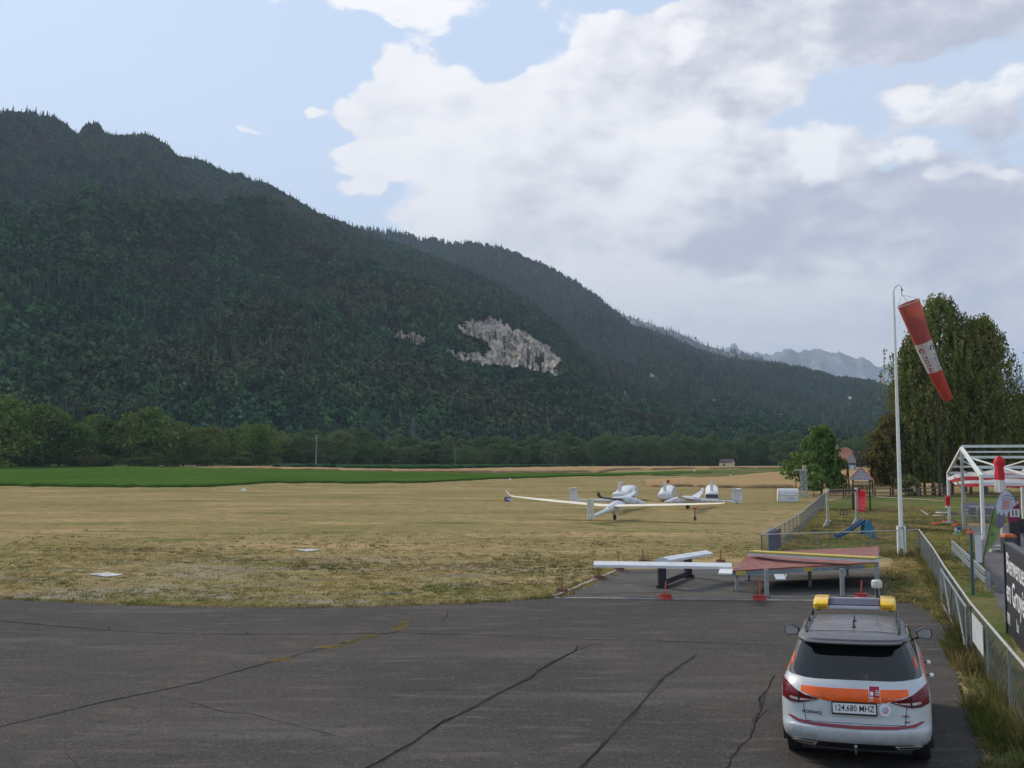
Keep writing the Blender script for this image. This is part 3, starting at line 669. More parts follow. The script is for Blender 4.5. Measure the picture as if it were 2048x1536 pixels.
# ============================================================ CAR
def paintmat(name, col, rough=.35, coat=.6, metal=0.0, var=.04, dirt=0.0):
    m = bpy.data.materials.new(name); m.use_nodes = True; t = m.node_tree; t.nodes.clear(); q = NT(t)
    co = q.n('ShaderNodeTexCoord').outputs['Object']
    c = q.mix(q.mr(q.noise(co, 2.5, 5, .6), .3, .7), tuple(k*(1-var) for k in col), tuple(min(1, k*(1+var)) for k in col))
    if dirt:
        sp = q.n('ShaderNodeSeparateXYZ'); t.links.new(co, sp.inputs[0])
        f = q.m('MULTIPLY', q.mr(sp.outputs[2], .30, .75, dirt, 0), q.mr(q.noise(co, 7, 6, .65), .35, .7)); c = q.mix(f, c, (.26, .24, .21))
    p = q.n('ShaderNodeBsdfPrincipled'); q.put(p.inputs['Base Color'], c); q.put(p.inputs['Roughness'], q.mr(q.noise(co, 9, 5, .6), .3, .7, rough*.8, rough*1.25))
    p.inputs['Metallic'].default_value = metal; p.inputs['Coat Weight'].default_value = coat; p.inputs['Coat Roughness'].default_value = .05
    o = q.n('ShaderNodeOutputMaterial'); t.links.new(p.outputs[0], o.inputs[0]); MATS[name] = m; return m
M_WPAINT = paintmat('car_white_paint', (.44, .47, .485), dirt=.75)
M_DROOF = paintmat('car_dark_roof', (.080, .078, .080), rough=.5, coat=.25)
M_GLASS = mat('tinted_glass', (.006, .007, .008), .04, .1, 2, spec=.6)
M_BLKPL = mat('black_plastic', (.018, .018, .019), .55, .2, 9, .2)
M_RUB = mat('tyre_rubber', (.020, .020, .021), .85, .2, 9, .3)
M_CHR = mat('chrome', (.62, .62, .60), .18, .05, 3, metal=1.0)
M_ALU = mat('alloy', (.35, .35, .36), .3, .08, 3, metal=1.0)
M_REDL = mat('tail_lamp_red', (.13, .004, .008), .25, .35, 9, spec=.35)
M_CLRL = mat('tail_lamp_clear', (.42, .36, .34), .15, .3, 25, spec=.6, coat=.5)
M_ORANGE = mat('orange_foil', (.80, .115, .010), .45, .06, 5)
M_DRED = mat('dark_red_reflector', (.20, .004, .020), .25, .15, 5, coat=.4)
M_YEL = mat('amber_yellow_lens', (.74, .44, .008), .28, .08, 4, coat=.4)
M_SILV = mat('silver_plastic', (.46, .46, .50), .4, .06, 4)
M_WPL = mat('white_print', (.72, .72, .72), .5, .05, 4)
M_BLKT = mat('black_print', (.012, .012, .014), .5, .1, 4)
M_REDS = mat('red_sticker', (.30, .012, .03), .4, .08, 4)
M_PINK = mat('pink_print', (.60, .28, .33), .5, .1, 8); M_BLUEP = mat('pale_blue_print', (.35, .48, .62), .5, .1, 8)
CY = 12.75; CX = (1697-1024)/F*CY
car = thing('parked_car', 'white estate car with black roof, orange stripe and yellow-ended light bar on the asphalt', 'car', (CX, CY, .012), -R(19.5)); car.rotation_euler = (0, -R(1.3), -R(19.5)); car.scale = (.955, 1, 1)
# plan-view slices: z, rear y, front y, half width, exponent, rear corner depth, front corner depth
BODY = [(.26, .20, 4.46, .80, 3.2, .50, .5), (.34, .11, 4.60, .885, 3.2, .55, .5), (.42, .045, 4.66, .915, 3.2, .55, .5), (.50, .010, 4.69, .930, 3.2, .56, .5), (.56, .000, 4.70, .935, 3.2, .56, .5),
        (.60, .012, 4.70, .938, 3.2, .56, .5), (.625, .045, 4.70, .938, 3.2, .55, .5), (.72, .060, 4.69, .942, 3.0, .55, .5), (.84, .070, 4.67, .942, 2.9, .55, .5), (.93, .078, 4.62, .940, 2.8, .56, .55), (.965, .060, 4.58, .937, 2.8, .56, .6),
        (1.03, .085, 4.40, .925, 2.7, .58, .7), (1.08, .115, 4.05, .912, 2.7, .60, .8), (1.12, .150, 3.75, .892, 2.7, .60, .8), (1.155, .185, 3.55, .862, 2.7, .60, .7), (1.165, .20, 3.50, .84, 2.7, .60, .7)]
BODY = [((r_[0]-.055*float(sstep((r_[0]-.30)/.18))),)+r_[1:] for r_ in BODY]
CAB = [(1.07, .175, 3.62, .835, 2.8, .60, .7), (1.22, .262, 3.42, .800, 2.8, .60, .7), (1.32, .330, 3.18, .762, 2.8, .60, .7), (1.42, .395, 2.95, .722, 2.8, .58, .7), (1.50, .445, 2.74, .690, 2.8, .56, .7), (1.55, .480, 2.62, .665, 2.8, .55, .7)]
ROOF = [(1.515, .335, 2.74, .672, 3.0, .45, .7), (1.545, .300, 2.70, .680, 3.0, .45, .7), (1.575, .315, 2.62, .668, 3.0, .45, .7), (1.600, .42, 2.50, .640, 3.0, .45, .7), (1.622, .62, 2.36, .585, 3.0, .45, .6), (1.640, .90, 2.15, .48, 2.8, .4, .5), (1.650, 1.2, 1.9, .30, 2.5, .3, .4)]
CAB = [r_[:3]+(r_[3]+.028,)+r_[4:] for r_ in CAB]; ROOF = [r_[:3]+(r_[3]+.032,)+r_[4:] for r_ in ROOF]
def interp(tab, z):
    if z <= tab[0][0]: return tab[0][1:]
    for a, b in zip(tab[:-1], tab[1:]):
        if z <= b[0]:
            f = (z-a[0])/(b[0]-a[0]); return tuple(p+(q-p)*f for p, q in zip(a[1:], b[1:]))
    return tab[-1][1:]
def slice_pts(tab, z, nq=14, ns=14):
    yr, yf, hw, n, dr, df = interp(tab, z); out = []
    e = 2.0/n; h = []
    for i in range(nq+1):
        t = (i/nq)*math.pi/2; h.append((hw*math.sin(t)**e, yr+dr*(1-math.cos(t)**e)))
    for i in range(1, ns): h.append((hw*(1-.02*math.sin(math.pi*i/ns)), (yr+dr)+(yf-df-yr-dr)*i/ns))
    for i in range(nq, -1, -1):
        t = (i/nq)*math.pi/2; h.append((hw*.97*math.sin(t)**e, yf-df*(1-math.cos(t)**e)))
    left = [(-x, y) for x, y in h[1:-1]][::-1]
    return [Vector((x, y, z)) for x, y in h+left]
def rear(tab, x, z, off=0.0):
    """point on the rear half of the body at across-position x and height z"""
    yr, yf, hw, n, dr, df = interp(tab, z); s_ = 1 if x >= 0 else -1; ax = min(abs(x), hw*.9995)
    y = yr+dr*(1-(1-(ax/hw)**n)**(1/n)); 
    g = (ax/hw)**(n-1); k = max(1e-3, (1-(ax/hw)**n))**((n-1)/n); nx = dr/hw*g/k*1.0; ln = math.hypot(nx, 1)
    return Vector((s_*(ax+off*nx/ln), y-off/ln, z))
def side(tab, y, z, s_, off=0.0):
    yr, yf, hw, n, dr, df = interp(tab, z); return Vector((s_*(hw+off), y, z))
def shell(name, tab, m, zs, capb=True, boolean=False):
    b = MB(); b.loft([slice_pts(tab, z) for z in zs])
    o = b.build(name, m, car, smooth=not boolean)
    return o
bz = []
for a, b_ in zip(BODY[:-1], BODY[1:]):
    n_ = max(1, int((b_[0]-a[0])/.04)); bz += [a[0]+(b_[0]-a[0])*i/n_ for i in range(n_)]
bz.append(BODY[-1][0])
body = shell('body', BODY, M_WPAINT, bz, boolean=True)
# wheel wells cut out of the body
cut = MB()
for x in (-1, 1):
    for y in (1.0, 3.79): cut.lathe((x*.80, y, .345), [(.405, -.26), (.405, .26)], 32, 'X')
cm = bpy.data.meshes.new('cut'); cm.from_pydata(cut.v, [], cut.f); bmq = bmesh.new(); bmq.from_mesh(cm); bmesh.ops.recalc_face_normals(bmq, faces=bmq.faces); bmq.to_mesh(cm); bmq.free()
co_ = bpy.data.objects.new('cutter', cm); COL.objects.link(co_); co_.parent = car
md = body.modifiers.new('b', 'BOOLEAN'); md.operation = 'DIFFERENCE'; md.object = co_; md.solver = 'EXACT'
bpy.context.view_layer.update(); dg = bpy.context.evaluated_depsgraph_get(); nm = bpy.data.meshes.new_from_object(body.evaluated_get(dg))
body.modifiers.clear(); body.data = nm; bpy.data.objects.remove(co_)
nm.polygons.foreach_set('use_smooth', [True]*len(nm.polygons)); nm.set_sharp_from_angle(angle=R(30))
shell('cabin', CAB, M_DROOF, [z[0] for z in CAB]); shell('roof', ROOF, M_DROOF, [z[0] for z in ROOF])
def clip(poly, x0, x1, z0, z1):
    def cut_(p, ins, inter):
        out = []
        for i in range(len(p)):
            a, b = p[i-1], p[i]
            if ins(b):
                if not ins(a): out.append(inter(a, b))
                out.append(b)
            elif ins(a): out.append(inter(a, b))
        return out
    for ax, v, sg in ((0, x0, 1), (0, x1, -1), (1, z0, 1), (1, z1, -1)):
        if not poly: return poly
        poly = cut_(poly, lambda p: (p[ax]-v)*sg >= 0, lambda a, b: tuple(a[k]+(b[k]-a[k])*(v-a[ax])/(b[ax]-a[ax]) for k in (0, 1)))
    return poly
def patch(name, poly, fmap, m, parent=None, st=.05, thick=0.006, smooth=True):
    xs_ = [p[0] for p in poly]; zs_ = [p[1] for p in poly]; bm = bmesh.new()
    x = math.floor(min(xs_)/st)*st
    while x < max(xs_):
        z = math.floor(min(zs_)/st)*st
        while z < max(zs_):
            c = clip(poly, x, x+st, z, z+st)
            if len(c) > 2:
                vs = [bm.verts.new((a, b, 0)) for a, b in c]
                try: bm.faces.new(vs)
                except ValueError: pass
            z += st
        x += st
    bmesh.ops.remove_doubles(bm, verts=bm.verts[:], dist=1e-4); bmesh.ops.dissolve_degenerate(bm, edges=bm.edges[:], dist=1e-5)
    bmesh.ops.recalc_face_normals(bm, faces=bm.faces)
    ret = bmesh.ops.extrude_face_region(bm, geom=bm.faces[:]); top = {v for v in ret['geom'] if isinstance(v, bmesh.types.BMVert)}
    for v in bm.verts: v.co = fmap(v.co.x, v.co.y, thick if v in top else -.010)
    bmesh.ops.recalc_face_normals(bm, faces=bm.faces)
    me = bpy.data.meshes.new(name); bm.to_mesh(me); bm.free()
    if smooth: me.polygons.foreach_set('use_smooth', [True]*len(me.polygons)); me.set_sharp_from_angle(angle=R(40))
    return link(name, me, m, parent or car)
DZ = .055
rb = lambda x, z, o: rear(BODY, x, z-DZ*float(sstep((z-.30)/.18)), o)
rc = lambda x, z, o: rear(CAB, x, z, o)
mir = lambda p: [(-x, z) for x, z in p][::-1]
rw = patch('rear_window', [(-.745, 1.120), (-.62, 1.100), (-.30, 1.088), (.30, 1.088), (.62, 1.100), (.745, 1.120), (.768, 1.165), (.735, 1.28), (.685, 1.42), (.630, 1.53), (-.630, 1.53), (-.685, 1.42), (-.735, 1.28), (-.768, 1.165)], rc, M_GLASS, thick=.006, st=.06)
# tail lamps: red outer body, clear band, dark wedge running to the middle
for s_ in (-1, 1):
    L_ = [(.90, 1.095), (.86, 1.085), (.72, 1.010), (.60, .965), (.435, .925), (.50, .905), (.60, .885), (.70, .868), (.80, .872), (.905, .905)]
    f_ = [(x*s_, z) for x, z in L_]; tl = patch('tail_lamp', f_, rb, M_REDL, thick=.014)
    patch('lamp_lens', [(x*s_, z) for x, z in [(.80, .935), (.62, .930), (.47, .921), (.60, .900), (.70, .890), (.80, .900)]], rb, M_CLRL, tl, thick=.018)
    patch('lamp_divider', [(x*s_, z) for x, z in [(.695, .995), (.675, .990), (.675, .868), (.695, .868)]], rb, M_BLKT, tl, thick=.020)
    patch('lamp_rim', [(x*s_, z) for x, z in [(.905, .905), (.80, .874), (.70, .868), (.60, .885), (.435, .925), (.60, .878), (.70, .858), (.80, .862), (.905, .892)]], rb, M_BLKT, tl, thick=.016)
patch('orange_stripe', [(-.655, 1.068), (.655, 1.068), (.665, 1.000), (.43, .935), (.38, .915), (-.38, .915), (-.43, .935), (-.665, 1.005)], rb, M_ORANGE, thick=.004, st=.06)
stk = patch('tailgate_sticker', [(.19, 1.10), (.315, 1.10), (.315, .925), (.19, .925)], rb, M_REDS, thick=.006)
patch('sticker_print', [(.200, 1.045), (.238, 1.045), (.238, 1.005), (.200, 1.005)], rb, M_WPL, stk, thick=.0075)
patch('sticker_print', [(.200, .990), (.238, .990), (.238, .935), (.200, .935)], rb, M_WPL, stk, thick=.0075)
patch('sticker_border', [(.184, 1.105), (.190, 1.105), (.190, .920), (.184, .920)], rb, M_WPL, stk, thick=.0075); patch('sticker_border', [(.315, 1.105), (.321, 1.105), (.321, .920), (.315, .920)], rb, M_WPL, stk, thick=.0075)
Mrear = lambda x, z_, off=.012, rot=0.0, z=None: Matrix.Translation(rear(BODY, x, z_-DZ, off)) @ Matrix.Rotation(math.atan((rear(BODY, x+.02, z_-DZ).y-rear(BODY, x-.02, z_-DZ).y)/.04), 4, 'Z') @ Matrix.Rotation(R(90), 4, 'X') @ Matrix.Rotation(rot, 4, 'Z')
text('dsp', .085, 'sticker_text', M_WPL, stk, Mrear(.280, 1.015, .009, R(90)), .0008)
# licence plate
pl_y = .058
plt = MB().box((0, pl_y-.014, .790), (.53, .022, .125)).build('licence_plate', M_WPL, car, bevel=.004)
fr = MB()
for x, z, a, b in ((0, .857, .55, .012), (0, .721, .55, .020), (-.271, .790, .012, .135), (.271, .790, .012, .135)): fr.box((x, pl_y-.022, z), (a, .012, b))
fr.build('plate_frame', M_BLKPL, plt)
text('124.680 MHZ', .105, 'plate_text', M_BLKT, plt, Matrix.Translation((0, pl_y-.0265, .790)) @ Matrix.Rotation(R(90), 4, 'X'), .001, sx=.82)
patch('plate_recess', [(-.33, .918), (.33, .918), (.33, .911), (-.33, .911)], rb, M_BLKPL, thick=.005)
# round sticker, badges
def disc(cx, cz, r, n=24, r0=0): return [(cx+r*math.cos(2*math.pi*i/n), cz+r*math.sin(2*math.pi*i/n)) for i in range(n)]
rd = patch('round_sticker', disc(.37, .835, .088), rb, mat('grey_sticker', (.42, .46, .45), .4, .1, 20), thick=.004)
patch('sticker_print', disc(.37, .835, .070), rb, M_WPL, rd, thick=.0055); patch('sticker_print', disc(.375, .832, .044), rb, M_PINK, rd, thick=.007); patch('sticker_print', disc(.362, .842, .028), rb, M_BLUEP, rd, thick=.0085)
text('KODIAQ', .052, 'badge', M_BLKT, car, Mrear(-.525, .765, .006), .002, sx=1.25)
text('VRS', .040, 'badge', M_REDS, car, Mrear(.615, .765, .008), .002, sx=1.3); text('4x4', .034, 'badge', M_BLKT, car, Mrear(.63, .700, .008), .002, sx=1.3)
patch('bumper_reflector', [(-.80, .700), (-.84, .695), (-.72, .640), (-.50, .618), (0, .606), (.50, .618), (.72, .640), (.84, .695), (.80, .700), (.70, .668), (.50, .650), (0, .640), (-.50, .650), (-.70, .668)], rb, M_DRED, thick=.012, st=.05)
# seams of the tailgate, drawn as narrow dark grooves standing 2 mm proud
for s_ in (-1, 1): patch('tailgate_seam', [(s_*.640, .875), (s_*.632, .875), (s_*.600, .66), (s_*.608, .66)], rb, M_BLKPL, thick=.002)
patch('tailgate_seam', [(-.60, .664), (.60, .664), (.60, .658), (-.60, .658)], rb, M_BLKPL, thick=.002); patch('tailgate_crease', [(-.60, .735), (.60, .735), (.60, .731), (-.60, .731)], rb, mat('paint_shade', (.45, .46, .47), .5), thick=.0015)
patch('bumper_seam', [(-.82, .470), (.82, .470), (.82, .466), (-.82, .466)], rb, mat('paint_shade', (.45, .46, .47), .5), thick=.0015)
# lower valance, exhaust trims, tow ball
patch('rear_valance', [(-.80, .27), (.80, .27), (.80, .345), (.66, .405), (.4, .395), (0, .39), (-.4, .395), (-.66, .405), (-.80, .345)], rb, M_BLKPL, thick=.012)
for s_ in (-1, 1):
    q_ = [(s_*.47, .372), (s_*.74, .380), (s_*.78, .350), (s_*.71, .300), (s_*.50, .300)]
    e_ = patch('exhaust_trim', q_, rb, mat('bright_trim', (.75, .72, .66), .35), thick=.040)
    c_ = Vector((sum(p[0] for p in q_)/5, sum(p[1] for p in q_)/5)); patch('exhaust_opening', [(c_.x+(p[0]-c_.x)*.84, c_.y+(p[1]-c_.y)*.52) for p in q_], rb, M_BLKT, e_, thick=.043)
tb = MB(); tb.tube([(0, .30, .26), (0, .02, .25), (0, -.05, .29), (0, -.05, .34)], .016, 10); tb.lathe((0, -.05, .355), [(.004, -.026), (.02, -.018), (.026, 0), (.02, .018), (.004, .026)], 14); tb.build('tow_hitch', M_ALU, car, smooth=True)
# wheels
for s_ in (-1, 1):
    for y in (1.0, 3.79):
        wh = MB().lathe((s_*.80, y, .345), [(.235, -.105), (.30, -.118), (.335, -.105), (.347, -.07), (.349, 0), (.347, .07), (.335, .105), (.30, .118), (.235, .105)], 36, 'X').build('wheel', M_RUB, car, smooth=True)
        rm = MB().lathe((s_*.80, y, .345), [(.03, .085*s_), (.05, .095*s_), (.05, .075*s_), (.225, .07*s_), (.240, .108*s_), (.243, -.09*s_)], 30, 'X')
        for k in range(5):
            a = 2*math.pi*k/5; rm.beam((s_*.895, y, .345), (s_*.895, y+.225*math.cos(a), .345+.225*math.sin(a)), .05, .03, up=(1, 0, 0))
        rm.build('rim', M_ALU, wh, smooth=True)
        ar = MB(); n_ = 22; rings = []
        for k in range(n_+1):
            a = R(-14)+(math.pi+R(28))*k/n_
            rings.append([Vector((s_*xx, y+rr*math.cos(a), .345+rr*math.sin(a))) for rr, xx in ((.385, .86), (.385, .945), (.43, .945), (.43, .86))])
        ar.loft(rings).build('wheel_arch', M_BLKPL, car, smooth=True)
for s_ in (-1, 1): MB().box((s_*.91, 2.4, .33), (.06, 1.95, .13)).build('side_sill', M_BLKPL, car, bevel=.01)
MB().box((0, 2.4, .235), (1.35, 4.1, .06)).build('underbody', M_BLKPL, car)
# side windows
for s_ in (-1, 1):
    sd_ = lambda y, z, o: side(CAB, y, z, s_, o)
    patch('side_window', [(1.02, 1.20), (2.02, 1.20), (2.02, 1.50), (1.30, 1.50), (1.12, 1.46)], sd_, M_GLASS, thick=.006, st=.1)
    patch('side_window', [(2.10, 1.20), (2.98, 1.20), (2.82, 1.34), (2.55, 1.47), (2.10, 1.50)], sd_, M_GLASS, thick=.006, st=.1)
    patch('window_trim', [(.95, 1.185), (3.0, 1.185), (3.0, 1.172), (.95, 1.172)], sd_, M_ALU, thick=.012, st=.3)
    c4 = lambda a, z, o: rear(CAB, s_*a, z, o)
    patch('pillar_sticker', [(.783, 1.275), (.795, 1.215), (.775, 1.215), (.745, 1.33), (.755, 1.335)][::1], c4, M_ORANGE, thick=.010, st=.02)
    patch('side_stripe', [(1.2, .93), (2.9, .93), (2.9, 1.03), (1.2, 1.03)], lambda y, z, o: side(BODY, y, z, s_, o), M_ORANGE, thick=.004, st=.2)
    # mirror
    mh = MB().loft([[Vector((s_*(.87+dx), 3.10+dy, 1.250+dz)) for dx, dz in ((.02*k, -.06*k-.0), (.20*k, -.075*k), (.235*k, -.02*k), (.225*k, .07*k), (.12*k, .095*k), (.0*k, .04*k))] for dy, k, a in ((-.06, .92, 0), (-.02, 1, 0), (.05, .95, 0), (.10, .6, 0))]).build('wing_mirror', M_BLKPL, car, smooth=True)
    MB().loft([[Vector((s_*(.87+dx), 3.10-.0605-o, 1.250+dz)) for dx, dz in ((.03, -.045), (.19, -.058), (.215, -.015), (.205, .06), (.12, .078), (.02, .03))] for o in (0, .006)]).build('mirror_glass', mat('mirror_silver', (.34, .36, .35), .3, .1, 2), mh)
    MB().beam((s_*.83, 3.10, 1.165), (s_*.93, 3.10, 1.21), .06, .035).build('mirror_arm', M_BLKPL, mh)
    # roof rail
    rr_ = MB(); pts = [(s_*.585, .62, 1.605), (s_*.60, .72, 1.655), (s_*.61, 1.4, 1.680), (s_*.605, 2.2, 1.675), (s_*.60, 2.35, 1.64)]; rr_.tube(pts, .016, 8)
    for y in (.74, 1.5, 2.25): rr_.box((s_*.600, y, 1.635), (.03, .07, .07))
    rr_.build('roof_rail', M_ALU if False else M_BLKPL, car, smooth=True)
ws_ = MB(); 
ff = lambda x, z, o: Vector((x, interp(CAB, z)[1]-interp(CAB, z)[5]*(1-(1-min(.999, abs(x)/interp(CAB, z)[2])**2.8)**(1/2.8))+o, z))
patch('windscreen', [(-.68, 1.18), (.68, 1.18), (.58, 1.51), (-.58, 1.51)], ff, M_GLASS, thick=.008, st=.1)
# spoiler lip and high brake light, roof seam, aerials
sp_ = MB(); n_ = 16
sp_.loft([[rear(ROOF, -.62+1.24*i/n_, 1.545, .0)+Vector((0, dy, dz)) for dy, dz in ((.03, .012), (-.055, -.006), (-.055, -.022), (.03, -.02))] for i in range(n_+1)]).build('roof_spoiler', M_DROOF, car, smooth=True)
MB().loft([[rear(ROOF, -.16+.32*i/6, 1.532, .0)+Vector((0, dy, dz)) for dy, dz in ((.0, .004), (-.060, .002), (-.060, -.008), (.0, -.008))] for i in range(7)]).build('brake_light', M_REDL, car)
sr = MB(); sr.loft([[Vector((x, .66+.0*x-.02*(1-(x/.6)**2), 1.632-.022*(x/.6)**2+dz)) for dz in (0, .004)]+[Vector((x, .666-.02*(1-(x/.6)**2), 1.632-.022*(x/.6)**2+dz)) for dz in (.004, 0)] for x in np.linspace(-.56, .56, 15)]).build('roof_seam', M_BLKT, car)
for y, h in ((.90, .09), (1.38, .07)):
    a_ = MB().lathe((.02, y, 1.650 if y > 1 else 1.640), [(.028, 0), (.026, .012), (.010, .022), (.008, h)], 12); a_.tube([(.02, y, 1.65+h*.8), (.03, y+.05, 1.66+h)], .005, 6)
    a_.build('roof_aerial', M_BLKPL, car, smooth=True)
# light bar across the roof
LBY, LBZ = 2.52, 1.745
lb = MB(); lb.box((0, LBY, LBZ-.01), (.76, .46, .055), rx=.06).build('light_bar_centre', mat('bar_dark_panel', (.055, .055, .085), .6, .1, 3, spec=.2), car, bevel=.02)
fb = MB(); fb.box((0, LBY-.250, LBZ-.03), (.74, .035, .045)); fb.box((0, LBY+.250, LBZ+.02), (.74, .05, .06)); fb.build('light_bar_frame', M_SILV, car, bevel=.01)
for s_ in (-1, 1):
    rings = []
    for x, k in ((.375, 1), (.54, 1), (.575, .93), (.59, .8)): rings.append([Vector((s_*x, LBY+dy*k, LBZ+dz*k)) for dy, dz in ((-.28, -.06), (-.285, .02), (-.22, .06), (.24, .085), (.30, .05), (.28, -.05))])
    yl = MB().loft(rings).build('beacon_lens', M_YEL, car, smooth=True); MB().box((s_*.46, LBY-.290, LBZ-.030), (.14, .01, .035)).build('lens_clip', mat('amber_dark', (.35, .17, .01), .4), yl)
    MB().box((s_*.52, LBY, 1.675), (.06, .2, .06)).build('light_bar_foot', M_BLKPL, car)
gp = MB().tube([(.33, 2.85, 1.64), (.335, 2.85, 1.93)], .018, 10); gp.lathe((.33, 2.85, 1.78), [(.03, 0), (.05, .02), (.03, .05)], 12); gp.build('aerial_mast', M_BLKPL, car, smooth=True)
gr = MB().lathe((.335, 2.85, 1.93), [(.055, 0), (.078, .015), (.080, .05), (.082, .055), (.080, .06), (.078, .10), (.06, .118), (.0, .122)], 20).build('aerial_puck', mat('off_white_plastic', (.50, .50, .46), .5, .06, 4), car, smooth=True)
for y, z in ((.62, 1.12), (1.45, 1.13)):
    sc_ = MB().lathe((.965, y, z), [(.010, -.03), (.022, -.01), (.030, .0), (.028, .008), (.012, .009), (0.0, .009)], 16, 'Y').build('suction_disc', M_WPL, car, smooth=True)
    MB().beam((.90, y, z), (.965, y, z), .015, .015).build('disc_arm', M_BLKPL, sc_)
# ============================================================ AIRFIELD THINGS
M_FRP = mat('white_gelcoat', (.62, .62, .62), .3, .06, 2, coat=.3); M_CREAM = mat('cream_wing', (.74, .66, .50), .45, .08, 1.2); M_COVER = mat('grey_canvas_cover', (.55, .55, .57), .85, .25, 3, .8, 2.2)
M_CREAMC = mat('cream_canvas_cover', (.58, .54, .44), .85, .2, 3, .8, 2.5); M_DARKC = mat('dark_canvas_cover', (.07, .065, .07), .8, .3, 3, .5)
M_DGREY = mat('dark_metal', (.05, .05, .055), .5, .2, 5); M_GALV = mat('galvanised_steel', (.30, .32, .33), .45, .18, 9, .2, metal=.5); M_RODR = mat('rusty_red_rod', (.25, .06, .035), .7, .3, 14)
M_REDB = mat('faded_red_plastic', (.36, .035, .028), .6, .25, 9, .3); M_DULLB = mat('dull_rusty_base', (.15, .075, .055), .8, .3, 9, .4); M_WHT = mat('white_board', (.60, .60, .60), .5, .08, 3, .15); M_WALU = mat('white_painted_metal', (.62, .64, .62), .4, .08, 4)
def wing_mesh(s_, span, root_z, dih, chord=.95, tipc=.38, winglet=.42, y0=0.0):
    rings = []
    st = [(0.25, chord, 0), (.9, chord*.97, .02), (span*.25, chord*.92, dih*.4), (span*.38, chord*.72, dih*.7), (span*.475, tipc*1.1, dih*.97), (span*.495, tipc, dih*1.0+.03)]
    if winglet: st += [(span*.502, tipc*.8, dih+.18), (span*.515, tipc*.5, dih+winglet)]
    for x, c, z in st:
        prof = [(.5, 0), (.42, .075), (.2, .13), (-.1, .11), (-.5, .006), (-.5, -.006), (-.1, -.03), (.2, -.045), (.42, -.035)]
        wl = x > span*.497
        rings.append([Vector((s_*(x+(0 if not wl else dz*c*-.9)), y0+dy*c-(.12 if wl else 0), root_z+z+(dz*c if not wl else 0))) for dy, dz in prof])
    return rings
def glider(label, loc, rz, wing_m=(None, None), fus=M_FRP, fin_cover=None, tplane=True, pod_cover=None, pitch=0.0, k=1.0, fin_top=1.45, lean=0.0, winglet=.42):
    t = thing('glider', label, 'glider', loc, rz, 'gliders tied down on the airfield')
    b = MB(); st = [(2.55, .02, .02, .62), (2.35, .12, .12, .64), (2.0, .22, .22, .68), (1.5, .29, .31, .74), (.9, .315, .37, .80), (.3, .30, .36, .83), (-.3, .25, .28, .84), (-.9, .18, .20, .82), (-1.6, .125, .14, .80), (-2.8, .10, .11, .78), (-4.1, .075, .085, .76)]
    zof = lambda y, z: z + (y*pitch)
    b.loft([[Vector((rx*math.cos(a), y, zof(y, z)+rz_*math.sin(a))) for a in [2*math.pi*i/14 for i in range(14)]] for y, rx, rz_, z in st]); b.build('fuselage', fus, t, smooth=True)
    if pod_cover:
        c = MB(); c.loft([[Vector((rx*1.06*math.cos(a), y, zof(y, z)+rz_*1.07*math.sin(a)+.01)) for a in [math.pi*(i/12*1.3-.15) for i in range(13)]] for y, rx, rz_, z in st[2:8]], close=False, caps=False); c.build('canopy_cover', pod_cover, t, smooth=True)
    else:
        c = MB(); c.loft([[Vector((rx*1.01*math.cos(a), y, zof(y, z)+rz_*1.03*math.sin(a))) for a in [math.pi*(i/10*.7+.15) for i in range(11)]] for y, rx, rz_, z in st[2:6]], close=False, caps=False); c.build('canopy', M_GLASS, t, smooth=True)
    for s_, m in zip((-1, 1), wing_m):
        o = MB().loft(wing_mesh(s_, 15*k, zof(0, .93)+s_*lean*0, .42+s_*lean, y0=0, winglet=winglet)).build('wing', m or M_FRP, t, smooth=True)
    fz = zof(-4.1, .76)
    fn = MB().loft([[Vector((x*w_, y, z)) for x, y in ((-.05, -3.72-o1), (.05, -3.72-o1), (.03, -4.55-o2), (-.03, -4.55-o2))] for z, o1, o2, w_ in ((fz-.12, 0, 0, 1), (fz+.4, .12, .05, .9), (fz+fin_top-.35, .28, .10, .7))]).build('tail_fin', fin_cover or fus, t, bevel=.01)
    if fin_cover:
        MB().loft([[Vector((x, y, z)) for x, y in ((-.09, -3.68), (.09, -3.74), (.10, -4.1), (.07, -4.66), (-.07, -4.64), (-.10, -4.2))] for z in (fz-.15, fz+.15, fz+.5, fz+fin_top-.3)]).build('fin_cover', fin_cover, t, bevel=.03)
    if tplane:
        MB().loft([[Vector((x, -4.32-sw+dy*c, fz+fin_top-.33+dz*c)) for dy, dz in ((.5, 0), (.2, .09), (-.5, .01), (-.5, -.01), (.2, -.05))] for x, c, sw in ((-1.15, .32, .08), (0, .52, 0), (1.15, .32, .08))]).build('tailplane', fin_cover or fus, t, smooth=True)
    MB().lathe((0, .35, .20), [(.06, -.06), (.17, -.06), (.19, 0), (.17, .06), (.06, .06)], 16, 'X').build('main_wheel', M_RUB, t, smooth=True)
    ls = MB(); ls.beam((.06, .35, .25), (.06, .1, .55), .04, .04); ls.beam((-.06, .35, .25), (-.06, .1, .55), .04, .04); ls.build('wheel_strut', M_DGREY, t)
    MB().lathe((0, -4.2, max(.07, fz-.16)), [(.02, -.03), (.07, -.03), (.07, .03), (.02, .03)], 12, 'X').build('tail_wheel', M_RUB, t)
    return t
g1c = G(1226, 1041); g1 = glider('white glider in front, seen from behind, cream wings spread wide across the grass', (g1c.x, g1c.y, 0), R(-25), (M_CREAM, M_CREAM), fin_cover=M_CREAMC, tplane=False, pod_cover=M_FRP, pitch=.085, lean=-.12)
glider('glider with grey covered nose pointing right and T-shaped tail at its left end', (8.6, 83, 0), R(-107), (M_FRP, M_DARKC), pod_cover=M_COVER, pitch=-.01, k=1.05, winglet=.45).scale = (.9, .88, .9)
